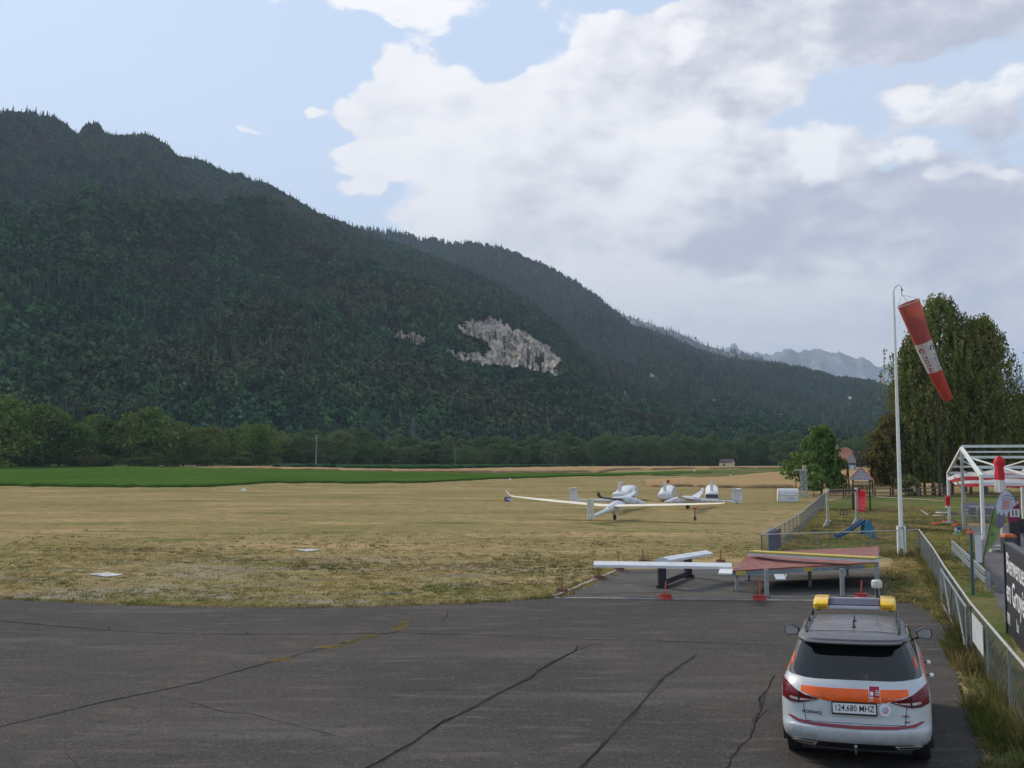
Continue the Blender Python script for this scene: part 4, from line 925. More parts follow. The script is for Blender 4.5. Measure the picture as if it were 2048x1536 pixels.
glider('glider with grey covered nose pointing left and canvas-wrapped T-tail at its right end', (14.7, 84.5, 0), R(73), (M_FRP, M_FRP), pod_cover=M_COVER, fin_cover=M_COVER, pitch=.0, k=1.05).scale = (.9, .88, .88)
# wing stand under the front glider's right wing
ws = G(1390, 1041); t = thing('wing_stand', 'dark trestle with red cap under the right wing of the front glider', 'stand', (ws.x, ws.y, 0))
b = MB(); b.tube([(0, 0, .0), (0, 0, .75)], .035, 8); b.build('post', M_DGREY, t); MB().lathe((0, 0, 0), [(.10, 0), (.09, .25), (.04, .3)], 10).build('weight', M_DGREY, t); MB().box((0, 0, .80), (.30, .12, .08)).build('cap', M_REDB, t)
# a thin rod standing behind the wing
def rod(px, pb, pt, lb, m=M_RODR, cat='marker rod'):
    q = G(px, pb); h = CH-(pt-925)/F*q.y; t = MB().tube([(0, 0, 0), (0, 0, h)], .022, 6).build('marker_rod', m); t.location = q; tag(t, lb, cat); return t
rod(1252+150, 1022, 985, 'thin rod standing in the grass behind the right wing of the front glider', M_GALV)

# glider trailers
def trailer(label, px, pb, rz, open_=False, big=1.0):
    q = G(px, pb); t = thing('glider_trailer', label, 'trailer', (q.x, q.y, 0), rz, 'white glider trailers parked in a row')
    W_ = .68*big
    st = [(0.0, .28, .80, .93), (.25, .24, .98, .97), (.8, .24, 1.02, 1), (1.4, .24, 1.05, 1), (2.2, .24, 1.22, 1), (3.6, .26, 1.42, 1), (5.4, .28, 1.52, 1), (6.8, .30, 1.46, 1), (7.6, .36, 1.22, .92), (7.9, .5, .95, .8)]
    b = MB(); b.loft([[Vector((x*W_*w_, y, z)) for x, z in ((-1, z0), (-1, z0+(z1-z0)*.62), (-.86, z0+(z1-z0)*.86), (-.45, z1), (.45, z1), (.86, z0+(z1-z0)*.86), (1, z0+(z1-z0)*.62), (1, z0))] for y, z0, z1, w_ in st]); b.build('body', M_FRP, t, smooth=True)
    MB().loft([[Vector((x*.14, y, z)) for x, y in ((-1, .45), (1, .45), (1, 1.05), (-1, 1.05))] for z in (.9, 1.6, 1.95)]).build('fin_fairing', M_FRP, t, bevel=.03)
    MB().box((0, -.02, .52), (W_*1.7, .03, .34)).build('tail_door', M_DGREY if open_ else M_WHT, t, bevel=.005)
    for s_ in (-1, 1):
        MB().box((s_*W_*.75, -.05, .38), (.14, .03, .07)).build('rear_lamp', M_REDL, t)
        MB().lathe((s_*(W_-.05), 4.3, .27), [(.08, -.08), (.25, -.08), (.27, 0), (.25, .08), (.08, .08)], 16, 'X').build('wheel', M_RUB, t, smooth=True)
        MB().box((s_*(W_+.02), 4.3, .52), (.10, .72, .10)).build('mudguard', M_WHT, t, bevel=.02)
        MB().box((s_*(W_+.004), 3.6, .62), (.012, 5.6, .035)).build('side_rail', M_SILV, t)
    db = MB(); db.beam((0, 7.8, .45), (0, 9.0, .38), .08, .08); db.tube([(0, 8.8, .0), (0, 8.8, .5)], .025, 8); db.build('drawbar', M_GALV, t)
    if open_: MB().box((0, -.35, .22), (W_*1.8, .55, .04)).build('ramp', M_WHT, t)
    return t
trailer('white glider trailer at the left of the row, behind the glider tails', 1237, 1004, R(-17)); trailer('white glider trailer in the middle of the row, narrow fairing at its near end', 1329, 1004, R(-13)); trailer('white glider trailer at the right of the row with its dark end door open', 1424, 1003, R(-11), True)

# small airfield markers
def cone_marker(px, pb, w_, h, m, lb, grp=None, cat='marker'):
    q = T(px, pb); s_ = q.y/F; o = MB().loft([[Vector((x*w_*s_/2*k, y*w_*s_/2*k, z*h*s_)) for x, y in ((-1, -1), (1, -1), (1, 1), (-1, 1))] for z, k in ((0, 1), (.25, .8), (1, .15))]).build('runway_marker', m); o.location = q; tag(o, lb, cat, grp); return o
GRP = 'white marker pyramids along the runway'
cone_marker(487, 981, 11, 5, M_WHT, 'white marker pyramid alone in the grass at the far left, before the green field', GRP)
for px, pb, lb in ((1337, 969, 'white marker pyramid behind the middle trailer'), (1389, 943, 'farthest white marker pyramid, left of the small cream hut'), (1461, 952, 'white marker pyramid below the small cream hut'), (1245, 966, 'white marker pyramid behind the left trailer'), (1020, 959, 'white marker pyramid at the near edge of the green field, mid picture')):
    cone_marker(px, pb, 6, 3, M_WHT, lb, GRP)
q = T(1336, 970); t = thing('marker_ball', 'red and dark ball marker on a short pole in the grass behind the trailers', 'marker', q); MB().tube([(0, 0, 0), (0, 0, .35)], .04, 6).build('pole', M_DGREY, t); MB().lathe((0, 0, .6), [(.02, -.3), (.22, -.2), (.3, 0), (.22, .2), (.02, .3)], 12).build('ball', M_REDB, t, smooth=True)
q = G(1015, 1003); t = thing('ground_signal', 'purple and white signal board with a yellow plate left of the front glider wing', 'signal board', q)
b = MB().box((0, 0, .22), (.62, .10, .42)); b.build('board', mat('purple_board', (.10, .08, .26), .5), t, bevel=.01); MB().box((.12, -.07, .22), (.40, .03, .12)).build('white_mark', M_WHT, t); MB().box((.38, -.1, .08), (.35, .1, .10), ry=.4).build('white_wing', M_WHT, t); MB().box((-.65, -.1, .12), (.42, .10, .24)).build('yellow_plate', M_YEL, t)

# landing T on its trestle
M_TBLK = mat('black_trestle', (.022, .022, .026), .6, .2, 5)
tl, tr_ = P(1188, 1127, 31.1), P(1462, 1131, 30.6)
jc = G(1336, 1178)
t = thing('landing_marker', 'white T-shaped landing marker lying flat on a black trestle', 'landing marker', (jc.x, jc.y, 0)); L0 = Vector((jc.x, jc.y, 0))
def vbeam(a, b, w_, h_, nm, m, par): return MB().beam(a, b, w_, h_).build(nm, m, par, bevel=.006)
zt = .80; a = G(1188, 1133, zt)-L0; b_ = G(1463, 1137, zt)-L0
rf = MB()
def gable(a, b, w_, h_):
    d = (b-a).normalized(); s_ = Vector((-d.y, d.x, 0)); r = []
    for p in (a, b): r.append([p-s_*w_/2, p-s_*w_/2+Vector((0, 0, h_*.45)), p+Vector((0, 0, h_)), p+s_*w_/2+Vector((0, 0, h_*.45)), p+s_*w_/2])
    return r
MB().loft(gable(a, b_, .46, .16)).build('cross_arm', M_WHT, t)
c0 = G(1325, 1124, zt)-L0; c1 = G(1392, 1113, zt)-L0; c0.z = c1.z = zt+.003
c1 = c0 + (c1-c0).normalized()*3.0; d_ = (c1-c0).normalized(); MB().loft(gable(c0+d_*.0, c1, .50, .15)).build('stem', M_WHT, t)
e1 = b_+Vector((-.42, -1.15, -.03)); MB().beam(b_+Vector((-.19, -.20, .0)), e1, .36, .035).build('drop_flap', M_WHT, t)
pa = G(1324, 1177)-L0; pb_ = G(1376, 1156)-L0
for p in (pa, pb_):
    MB().box((p.x, p.y, .40), (.24, .22, .78)).build('leg', M_TBLK, t, bevel=.01); MB().box((p.x, p.y, .06), (.36, .34, .12)).build('foot', M_TBLK, t, bevel=.01)
MB().beam(pa+Vector((0, 0, .16)), pb_+Vector((0, 0, .16)), .10, .16).build('base_rail', M_TBLK, t, bevel=.01)

# big red table with the yellow and white signal arm
M_REDTOP = mat('faded_red_top', (.20, .072, .058), .8, .2, 3, .4, col2=(.27, .10, .082)); M_BLUEG = mat('blue_grey_steel', (.17, .22, .25), .5, .2, 7, .2); M_YELTOP = mat('weathered_yellow', (.42, .34, .07), .7, .15, 4, .2)
hh = .78
c = [G(1463, 1141, .66), G(1745, 1129, .80), G(1757, 1093, .90), G(1500, 1105, .86)]
c[1] = G(1755, 1124, .84)
o0 = Vector((c[0].x, c[0].y, 0)); t = thing('signal_table', 'red topped steel table carrying a long yellow and white signal arm', 'signal table', o0)
top = MB(); pts = [p-o0 for p in c]; top.add([p for p in pts]+[p-Vector((0, 0, .05)) for p in pts], [(0, 1, 2, 3), (7, 6, 5, 4), (0, 4, 5, 1), (1, 5, 6, 2), (2, 6, 7, 3), (3, 7, 4, 0)]); top.build('table_top', M_REDTOP, t)
ed = MB()
for i in range(4): ed = MB().beam(pts[i]-Vector((0, 0, .11)), pts[(i+1) % 4]-Vector((0, 0, .11)), .06, .10).build('frame_rail', M_BLUEG, t)
for px, pb in ((1474, 1184), (1534, 1196), (1685, 1194), (1755, 1192), (1497, 1163), (1620, 1174), (1694, 1154)):
    p = G(px, pb)-o0; hz = .70 if px < 1500 else .80
    if px in (1497, 1620, 1694): hz -= .05
    MB().box((p.x, p.y, hz/2), (.09, .09, hz) if px not in (1534, 1685, 1755) else (.105, .105, hz)).build('leg', M_GALV if px in (1474, 1534, 1685, 1755) else M_BLUEG, t, bevel=.005); MB().box((p.x, p.y, .01), (.2, .2, .02)).build('foot_plate', M_GALV, t)
for u, lb in ((.06, 0), (.52, 0), (.94, 0)):
    p = pts[0].lerp(pts[1], u); MB().box((p.x, p.y-.035, p.z-.09), (.30, .02, .12), rz=math.atan2(pts[1].y-pts[0].y, pts[1].x-pts[0].x)).build('yellow_tab', M_YELTOP, t)
t2 = thing('signal_beam', 'long yellow-topped white beam lying across the red table', 'signal arm', (c[3].x, c[3].y, c[3].z)); o1 = Vector(t2.location)
a = G(1503, 1106, .93)-o1; b_ = G(1757, 1120, 1.0)-o1
MB().beam(a+Vector((0, 0, .05)), b_+Vector((0, 0, .05)), .50, .05).build('yellow_top', M_YELTOP, t2, bevel=.005); MB().beam(a+Vector((0, 0, -.015)), b_+Vector((0, 0, -.015)), .46, .075).build('white_side', M_WHT, t2, bevel=.005)
t3 = thing('folded_flap', 'small white folded flap hanging below the front edge of the red table', 'flap', G(1560, 1154, .5)); MB().box((0, 0, 0), (.28, .25, .03), rx=.5).build('panel', M_WHT, t3); MB().box((.16, 0, .0), (.04, .16, .16), ry=.5).build('bracket', M_BLUEG, t3)
# rods in plate bases around the slab
def plate_rod(px, pb, pt, red, lb):
    q = G(px, pb); h = CH-(pt-925)/F*q.y-.0; t = thing('rod_marker', lb, 'marker', q, rng.uniform(0, 3), 'rods in round bases around the slab')
    m = M_REDB if red else M_DULLB; MB().lathe((0, 0, 0), [(.20, 0), (.21, .02), (.19, .04), (.17, .11), (.19, .14), (.14, .15), (.12, .09), (0, .09)], 18).build('base', m, t, smooth=True); MB().tube([(0, 0, .08), (rng.uniform(-.03, .03), 0, max(.3, h))], .020, 6).build('rod', mat('orange_red_rod', (.50, .10, .06), .6, .2, 9) if red else M_RODR, t)
for a in ((1123, 1187, 1152, 0, 'dull rod marker at the near left corner of the slab'), (1197, 1160, 1124, 0, 'dull rod marker on the left kerb under the end of the T arm'), (1238, 1143, 1112, 0, 'dull rod marker at the far left corner of the slab'), (1286, 1126, 1096, 0, 'dark rod marker in the grass behind the left arm of the T'),
          (1441, 1127, 1097, 0, 'leaning dark rod marker in the grass behind the right end of the T'), (1331, 1199, 1159, 1, 'bright red rod marker on the slab edge in front of the trestle'), (1519, 1201, 1160, 1, 'bright red rod marker on the slab edge in front of the left table leg'), (1722, 1197, 1158, 1, 'red rod marker under the right end of the table')): plate_rod(*a)

# ------------------------------------------------------------ windsock
q = G(1801, 1113); t = thing('windsock_mast', 'tall white tapered mast carrying the windsock', 'mast', (q.x, q.y, 0)); PY = q.y
tp = P(1787, 585, PY)-q; jt = P(1802, 1052, PY)-q
M_POLE = mat('mast_white', (.66, .68, .64), .4, .06, 2)
MB().tube([jt-Vector((0, 0, .9)), jt, jt.lerp(tp, .5), tp], [.095, .085, .065, .04], 14).build('pole', M_POLE, t, smooth=True)
for s_ in (-1, 1): MB().box((jt.x+s_*.13, 0, jt.z/2), (.07, .16, jt.z)).build('base_channel', M_POLE, t, bevel=.01)
MB().box((jt.x, .0, .02), (.55, .45, .05)).build('base_plate', M_GALV, t); MB().lathe((jt.x, -.10, jt.z-.08), [(.05, -.02), (.05, .28)], 12, 'Y').build('pivot_bolt', M_GALV, t)
hk = MB(); hk.tube([tp, P(1789, 577, PY)-q, P(1797, 569, PY)-q, P(1802, 573, PY)-q, P(1804, 590, PY)-q], .014, 6); hk.build('swivel_hook', M_DGREY, t); MB().lathe(P(1804, 580, PY)-q, [(.02, -.05), (.04, 0), (.02, .05)], 8).build('swivel', M_DGREY, t)
s0 = P(1817, 606, PY); s1 = P(1896, 799, PY+.5); ws = thing('windsock', 'drooping red and white windsock with TOTAL lettering', 'windsock', s0); ax = (s1-s0); Ls = ax.length; ax.normalize()
M_SR = mat('faded_red_cloth', (.40, .095, .075), .8, .10, 2.5, .3, trans=.3); M_SR2 = mat('red_cloth', (.47, .065, .040), .8, .10, 2.5, .3, trans=.3); M_SW = mat('white_cloth', (.62, .58, .56), .8, .08, 2.5, .3, trans=.3)
ux = ax.cross(Vector((0, 1, 0))).normalized(); uy = ax.cross(ux).normalized()
if ux.x < 0: ux = -ux
def sockpt(f, a):
    r = .455*(1-f)+.235*f; r *= 1+.035*math.sin(3*a+f*7)*f; c = s0-s0+ax*(Ls*f)+Vector((0, 0, -.20*math.sin(math.pi*f)))
    dd = 1.0-.18*f
    return c+ux*(r*math.cos(a))*dd+uy*(r*math.sin(a))
for f0, f1, m, nm in ((0, .36, M_SR, 'red_band'), (.36, .66, M_SW, 'white_band'), (.66, 1.0, M_SR2, 'red_band')):
    b = MB(); n_ = 8; b.loft([[sockpt(f0+(f1-f0)*i/n_, 2*math.pi*k/32) for k in range(32)] for i in range(n_+1)], caps=False); o = b.build(nm, m, ws, smooth=True)
b = MB().tube([sockpt(0, 2*math.pi*k/32) for k in range(33)], .018, 6, caps=False); b.build('mouth_ring', M_SW, ws, smooth=True)
b = MB()
for k in (2, 10, 18, 26): b.tube([P(1804, 590, PY)-s0, sockpt(0, 2*math.pi*k/32)], .006, 4)
b.build('bridle', M_DGREY, ws)
# lettering wrapped along the cloth
M_DR = mat('dark_red_print', (.22, .04, .05), .8); M_DB = mat('purple_print', (.13, .10, .22), .8)
def socktext(body, f0, ang, m, size=.26):
    o = text(body, size, 'lettering', m, ws, Matrix(), .0, 'LEFT'); me = o.data
    for v in me.vertices:
        f = f0+v.co.x/Ls; a = ang-v.co.y/.33; p = sockpt(f, a); cc = ax*(Ls*f)+Vector((0, 0, -.20*math.sin(math.pi*f))); v.co = p+(p-cc).normalized()*.012
camdir = (Vector((0, 0, CH))-s0).normalized(); a_face = math.atan2(camdir.dot(uy), camdir.dot(ux))
socktext('TOTAL', .475, a_face+.55, M_DR, .26); socktext('TOTAL', .475, a_face-.80, M_DB, .26)
def swirl(f0, ang, m):
    b = MB(); pts = []
    for k in range(9):
        a = k/8*5.2; rr = .10
        f = f0+rr*math.cos(a)/Ls; an = ang-rr*math.sin(a)/.36; p = sockpt(f, an); cc = ax*(Ls*f); pts.append(p+(p-cc).normalized()*.01)
    b.tube(pts, [.008+.028*k/8 for k in range(9)], 6); b.build('emblem', m, ws, smooth=True)
swirl(.425, a_face+.55, M_DR); swirl(.425, a_face-.80, M_DB)
# ============================================================ FENCES
M_WIRE = mat('fence_wire', (.13, .15, .16), .5, .1, 9, metal=.3); M_RAIL = mat('fence_rail', (.36, .36, .33), .6, .2, 8, .2)
M_GPOST = mat('green_grey_post', (.16, .19, .18), .6, .2, 8)
FH = 1.05
def fence(label, tops, sp_post, sp_wire, wire, posts=None, rail=.045, gap=(), names='post', cat='fence', h=FH):
    W_ = [G(p[0], p[1], h) if len(p) == 2 else Vector(p) for p in tops]; o = Vector((W_[0].x, W_[0].y, 0)); t = thing('wire_fence', label, cat, o)
    for a, b in zip(W_[:-1], W_[1:]):
        MB().tube([a-o, b-o], rail/2, 8).build('top_rail', M_RAIL, t, smooth=True)
    # posts along the line
    cum = [0]; 
    for a, b in zip(W_[:-1], W_[1:]): cum.append(cum[-1]+(b-a).length)
    def at(d):
        for i in range(len(W_)-1):
            if d <= cum[i+1]+1e-6: return W_[i].lerp(W_[i+1], (d-cum[i])/(cum[i+1]-cum[i]))
        return W_[-1].copy()
    ds = posts if posts is not None else list(np.linspace(0, cum[-1], max(2, round(cum[-1]/sp_post)+1)))
    first = None
    for d in ds:
        p = at(d)-o
        if first is None:
            first = MB().tube([(0, 0, 0), (0, 0, h)], .024, 8).build('post', M_GPOST, t, smooth=True); first.location = (p.x, p.y, 0)
        else:
            c = first.copy(); COL.objects.link(c); c.location = (p.x, p.y, 0)
    b = MB(); vs = []; fs = []
    n = int(cum[-1]/sp_wire)
    for k in range(-int(h/sp_wire), n):
        for sg in (0, 1):
            d0 = k*sp_wire; d1 = d0+h; z0, z1 = .04, h-.01
            lo, hi = max(0, d0), min(cum[-1], d1)
            if hi-lo < .02: continue
            if any(g0 < (lo+hi)/2 < g1 for g0, g1 in gap): continue
            # split where the fence line bends
            cuts = [lo]+[c for c in cum[1:-1] if lo < c < hi]+[hi]
            for u, v in zip(cuts[:-1], cuts[1:]):
                a = at(u)-o; c = at(v)-o; fa, fc = (u-d0)/h, (v-d0)/h
                if sg: fa, fc = 1-fa, 1-fc
                a.z = z0+(z1-z0)*fa; c.z = z0+(z1-z0)*fc; i = len(vs)
                for q_ in (a, c): vs += [q_+Vector((0, 0, wire)), q_+Vector((wire*.8, 0, -wire*.6)), q_+Vector((-wire*.8, 0, -wire*.6))]
                fs += [(i, i+1, i+4, i+3), (i+1, i+2, i+5, i+4), (i+2, i, i+3, i+5)]
    me = npmesh('wire_mesh', [tuple(v) for v in vs], np.array(fs)); o_ = link('wire_mesh', me, M_WIRE, t); o_['kind'] = 'stuff'
    return t, at, cum, o
fence('low wire fence with pale top rail across the front of the playground', [(1523, 1069), (1795, 1061), (1838, 1059)], 3, .09, .0022, posts=None)
tB, atB, cumB, oB = fence('long wire fence with close posts running back along the airfield side of the playground', [(1523, 1069), (1560, 1050), (1600, 1027), (1650, 985)], 2.15, .18, .0022)
tR, atR, cumR, oR = fence('wire fence with rusty top rail along the asphalt at the right edge', [(1838, 1059), (1866, 1096), (1889, 1133), (1942, 1207), (2048, 1331), (2130, 1428), (2300, 1640)], 2.6, .10, .0016)
# boards and banners tied to the fences
def board(name, px0, px1, top, bot, Yz, m, lb, cat='banner', at=None):
    pass
a0 = G(1526, 1102); 
t = thing('poster', 'white poster with a red mark hanging at the near corner of the long fence', 'poster', a0); dd = (atB(1.2)-atB(0)).normalized(); dd.z = 0
MB().box((.42, -.04, .52), (.42, .02, .92), rz=.35).build('sheet', mat('grey_white_print', (.42, .42, .44), .7, .25, 6), t); MB().box((.42, -.06, .80), (.22, .02, .06), rz=.35).build('red_mark', M_REDB, t); MB().box((.46, -.06, .42), (.05, .02, .5), rz=.35, ry=.5).build('dark_mark', M_DGREY, t)
p0 = atB(2.2); p1 = atB(6.4); t = thing('banner', 'faded purple banner tied to the long fence behind the white poster', 'banner', (p0.x, p0.y, 0)); v = p1-p0
b = MB(); b.beam((0.03, 0, .52), (v.x+.03, v.y, .52), .012, .80); b.build('cloth', mat('faded_purple', (.085, .075, .12), .8, .3, 2, .3), t)
# diagonal braced gate leaf in the right hand fence, and a white sheet tied to it
gA = G(1889, 1133, FH); gB = G(1942, 1207, FH); t = thing('fence_gate', 'steel fence gate with slanting bars beside the asphalt', 'gate', (gA.x-.05, gA.y, 0)); v = gB-gA; off = Vector((-.06, -.02, 0))
for f0, f1, z0, z1 in ((0, 1, .98, .98), (0, 1, .10, .10)): MB().beam(v*f0+off+Vector((0, 0, z0)), v*f1+off+Vector((0, 0, z1)), .035, .035).build('gate_rail', M_GALV, t)
for f0, f1 in ((.12, .42), (.50, .40), (.62, .95), (0, 0), (1, 1)): MB().beam(v*f0+off+Vector((0, 0, .98)), v*f1+off+Vector((0, 0, .10)), .03, .03).build('gate_bar', M_GALV, t)
gC = G(1950, 1216, FH); gD = G(1972, 1242, FH); t = thing('white_sheet', 'pale translucent sheet tied to the wire next to the gate', 'sheet', (gC.x-.06, gC.y, 0)); v = gD-gC; MB().beam((0, 0, .70), (v.x, v.y, .70), .012, .52).build('sheet', mat('pale_sheet', (.42, .45, .45), .6, .1, 5), t)

# guard rail
t = thing('guard_rail', 'grey steel guard rail with two beams beside the paved way', 'guard rail', G(1903, 1104)); o = Vector(t.location)
ga = G(1904, 1082, .62)-o; gb = G(1971, 1143, .62)-o
for z in (0, -.24):
    for dz in (0, .09): MB().beam(ga+Vector((0, 0, z-dz)), gb+Vector((0, 0, z-dz)), .07, .06).build('rail', M_GALV, t, bevel=.01)
for f in (.02, .36, .70, .98): p = ga.lerp(gb, f); MB().box((p.x+.08, p.y, .29), (.11, .13, .58)).build('post', M_GALV, t, bevel=.01)
# green post with a narrow white board
q = G(1946, 1190); t = thing('sign_post', 'green steel post carrying a narrow white board by the guard rail', 'sign post', q); MB().box((0, 0, .88), (.075, .075, 1.76)).build('post', mat('dark_green_paint', (.035, .095, .085), .5, .15, 6), t, bevel=.008); MB().box((.20, -.02, 1.33), (.17, .05, .80), rz=-.3).build('board', M_WHT, t, bevel=.005)
MB().box((.20, -.03, 1.745), (.20, .07, .03), rz=-.3).build('cap', M_RAIL, t)

# dark welcome panel
M_DPAN = mat('dark_panel', (.030, .033, .040), .55, .25, 3, .15, stretch=(8, 8, .3)); 
W0 = G(2012, 1086, 2.0); W1 = G(2048, 1109, 2.0); dv = (W1-W0).normalized(); dv.z = 0; nrm = Vector((-dv.y, dv.x, 0)) 
if nrm.x > 0: nrm = -nrm
t = thing('welcome_panel', 'tall dark panel with white Bienvenue en Gruyère lettering behind the fence', 'sign', (W0.x, W0.y, 0)); LP = 5.2
for i in range(13):
    c = dv*(LP*(i+.5)/13); b = MB().beam(dv*(LP*i/13+.004)+Vector((0, 0, 1.0)), dv*(LP*(i+1)/13-.004)+Vector((0, 0, 1.0)), .05, 1.96); b.build('plank', M_DPAN, t, bevel=.004)
MB().beam(-nrm*.05+Vector((0, 0, 2.0)), dv*LP-nrm*.05+Vector((0, 0, 2.0)), .16, .04).build('top_cap', mat('panel_cap', (.06, .06, .065), .6), t)
MB().box((-.02, 0, 1.0), (.07, .09, 2.0), rz=math.atan2(dv.y, dv.x)).build('end_post', M_DGREY, t)
def panM(s_, z): return Matrix.Translation(dv*s_+nrm*.034+Vector((0, 0, z))) @ Matrix(((dv.x, 0, nrm.x, 0), (dv.y, 0, nrm.y, 0), (0, 1, 0, 0), (0, 0, 0, 1)))
text('Bienvenue', .62, 'lettering', M_WPL, t, panM(.28, 1.58), .004, 'LEFT', 1.15); text('en Gruyère', .72, 'lettering', M_WPL, t, panM(.12, .98), .004, 'LEFT', 1.1)
text('Lu', .34, 'lettering', M_WPL, t, panM(1.75, .42), .004, 'LEFT'); MB().add([dv*s_+nrm*.036+Vector((0, 0, z)) for s_, z in ((.10, .50), (.62, .50), (.62, .26), (.10, .26))], [(0, 1, 2, 3)]).build('small_notice', mat('grey_print', (.38, .40, .40), .6, .5, 22), t)

# ============================================================ PAVILION
M_WFR = mat('white_frame_steel', (.62, .64, .61), .5, .08, 3); An = G(1967, 1080); Af = G(1899, 1043); Am = (An+Af)/2
t = thing('pavilion_frame', 'white steel pavilion frame with bare roof trusses at the right', 'pavilion', Am); gd = (Af-An); gw = gd.length; gd.normalize(); rdv = Vector((gd.y, -gd.x, 0))
if rdv.x < 0: rdv = -rdv
EV, RG, LN = 3.12, 4.62, 13.0
pn = An-Am; pf = Af-Am
def bm_(a, b, nm, w_=.14): MB().beam(a, b, w_, w_).build(nm, M_WFR, t, bevel=.008)
zz = lambda z: Vector((0, 0, z))
for k in range(4):
    o_ = rdv*(LN*k/3)
    bm_(pn+o_, pn+o_+zz(EV), 'post', .15); bm_(pf+o_, pf+o_+zz(EV), 'post', .15)
    bm_(pn+o_+zz(EV), o_+zz(RG), 'rafter', .17); bm_(pf+o_+zz(EV), o_+zz(RG), 'rafter', .15)
    if k == 0: MB().beam(Vector((0, 0, 0)), zz(RG+.1), .13, .13).build('centre_post', M_GALV, t)
for s_, nm in ((pn, 'eave_beam'), (pf, 'eave_beam')): bm_(s_+zz(EV), s_+rdv*LN+zz(EV), nm, .16)
bm_(zz(RG+.10), rdv*LN+zz(RG+.10), 'ridge_beam', .15); bm_(zz(RG-.22), rdv*LN+zz(RG-.22), 'ridge_beam', .10)
for f in (.35, .72):
    for s_ in (pn, pf): a = s_*f+zz(RG+(EV-RG)*f); bm_(a, a+rdv*LN, 'purlin', .12)
bm_(pn+zz(EV-.38), pn+rdv*LN+zz(EV-.38), 'gutter_beam', .16)
nb = 6
for s_ in (pn, pf):
    for k in range(nb):
        x0, x1 = LN*k/nb, LN*(k+1)/nb; hi = lambda x, f: s_*f+rdv*x+zz(RG+(EV-RG)*f)
        a, b = ((.35, .98) if k % 2 == 0 else (.98, .35)); bm_(hi(x0, a), hi(x1, b), 'diagonal', .08)
for s_ in (1, -1): bm_(pf*(.55)+zz(RG+(EV-RG)*.55), pf*.8+rdv*1.2+zz(2.9), 'brace', .07)
# striped awning under the frame
M_AWR = mat('red_awning_cloth', (.46, .025, .035), .8, .15, 2, .2, trans=.25); M_AWW = mat('white_awning_cloth', (.68, .64, .62), .8, .08, 2, .2, trans=.25)
A0 = P(1917, 975, 63); t = thing('awning', 'red and white awning stretched under the pavilion frame', 'awning', (A0.x, A0.y, 0)); oa = Vector(t.location)
def aw(f, v): 
    x = 9.0*f; z = 2.32+.10*v*3+(.30*math.sin(min(1, f*3.2)*math.pi/2))*v + .05*math.sin(f*22)*v
    return Vector((x*.96, -x*.27+v*1.0, z))
for nm, m, v0, v1 in (('red_valance', M_AWR, 0, .42), ('white_stripe', M_AWW, .42, .78), ('red_top', M_AWR, .78, 1.25), ('white_top', M_AWW, 1.25, 1.7)):
    MB().loft([[aw(i/40, v0+(v1-v0)*j/3) for j in range(4)] for i in range(41)], close=False, caps=False).build(nm, m, t, smooth=True)
for f in (.02, .45): p = aw(f, 0); MB().tube([(p.x, p.y, 0), p], .04, 8).build('support', M_WFR, t); MB().tube([p+Vector((-.4, 0, .6)), p+Vector((.5, .2, -1.0))], .045, 6).build('wooden_strut', mat('pale_wood', (.40, .30, .16), .7, .2, 5), t)
def parasol(label, px, pb, ptop, r, redfrac=.66, zlow=.6):
    q = G(px, pb); h = CH-(ptop-925)/F*q.y; t = thing('closed_parasol', label, 'parasol', q, 0, 'closed red parasols by the pavilion'); MB().tube([(0, 0, 0), (0, 0, h)], .03, 8).build('pole', M_WFR, t)
    def ring(z, k): return [Vector(((r*k*(1+.16*math.sin(5*a+z*2)))*math.cos(a), (r*k*(1+.16*math.sin(5*a+z*2)))*math.sin(a), z)) for a in [2*math.pi*i/30 for i in range(30)]]
    z1 = h*zlow+(h-h*zlow)*(1-redfrac); zs_ = [(z1, .80), (z1+(h-z1)*.25, .85), (z1+(h-z1)*.5, .72), (z1+(h-z1)*.72, 1.05), (z1+(h-z1)*.9, .75), (h, .22)]
    MB().loft([ring(z, k) for z, k in zs_]).build('red_cloth', mat('red_parasol_cloth', (.52, .012, .022), .7, .12, 3, .2), t, smooth=True)
    MB().loft([ring(z, k) for z, k in ((h*zlow, .95), (h*zlow+(z1-h*zlow)*.5, .9), (z1, .80))]).build('white_hem', M_AWW, t, smooth=True)
    MB().lathe((0, 0, 0), [(.35, 0), (.35, .06), (.06, .10)], 14).build('foot', M_GALV, t); return t
parasol('tall closed red parasol with white hem in front of the pavilion', 2005, 1094, 912, .23)
parasol('small closed red parasol by the far corner post of the pavilion', 1897, 1046, 990, .15, .85, .55)
# feather flag
q = G(1964, 1131); FY = q.y; t = thing('feather_flag', 'teardrop banner flag, pale above and green below, bent on its pole', 'flag', q); fp = lambda a, b, dy=0: P(a, b, FY+dy)-q
pole = [(1964, 1131), (1969, 1104), (1976, 1070), (1983, 1036), (1991, 1008), (2001, 988), (2011, 979.5), (2021, 983), (2029, 994), (2032.5, 1008)]
MB().tube([fp(*p) for p in pole], [.028, .026, .024, .022, .02, .018, .016, .014, .012, .01], 8).build('pole', M_DGREY, t, smooth=True)
left = pole[1:]; right = [(1970, 1112), (1985, 1090), (1994, 1074), (2001, 1056), (2008, 1040), (2017, 1026), (2026, 1016), (2030, 1011), (2032, 1009)]
def fl(v, u):
    """v 0 at the foot .. 1 at the tip, u across"""
    ll = [fp(*p) for p in left]; rr_ = [fp(*p) for p in right]; k = v*(len(ll)-1); i = min(int(k), len(ll)-2); f = k-i; a = ll[i].lerp(ll[i+1], f); b = rr_[i].lerp(rr_[i+1], f)
    p = a.lerp(b, u); p.y += .05*math.sin(v*9+u*2); return p
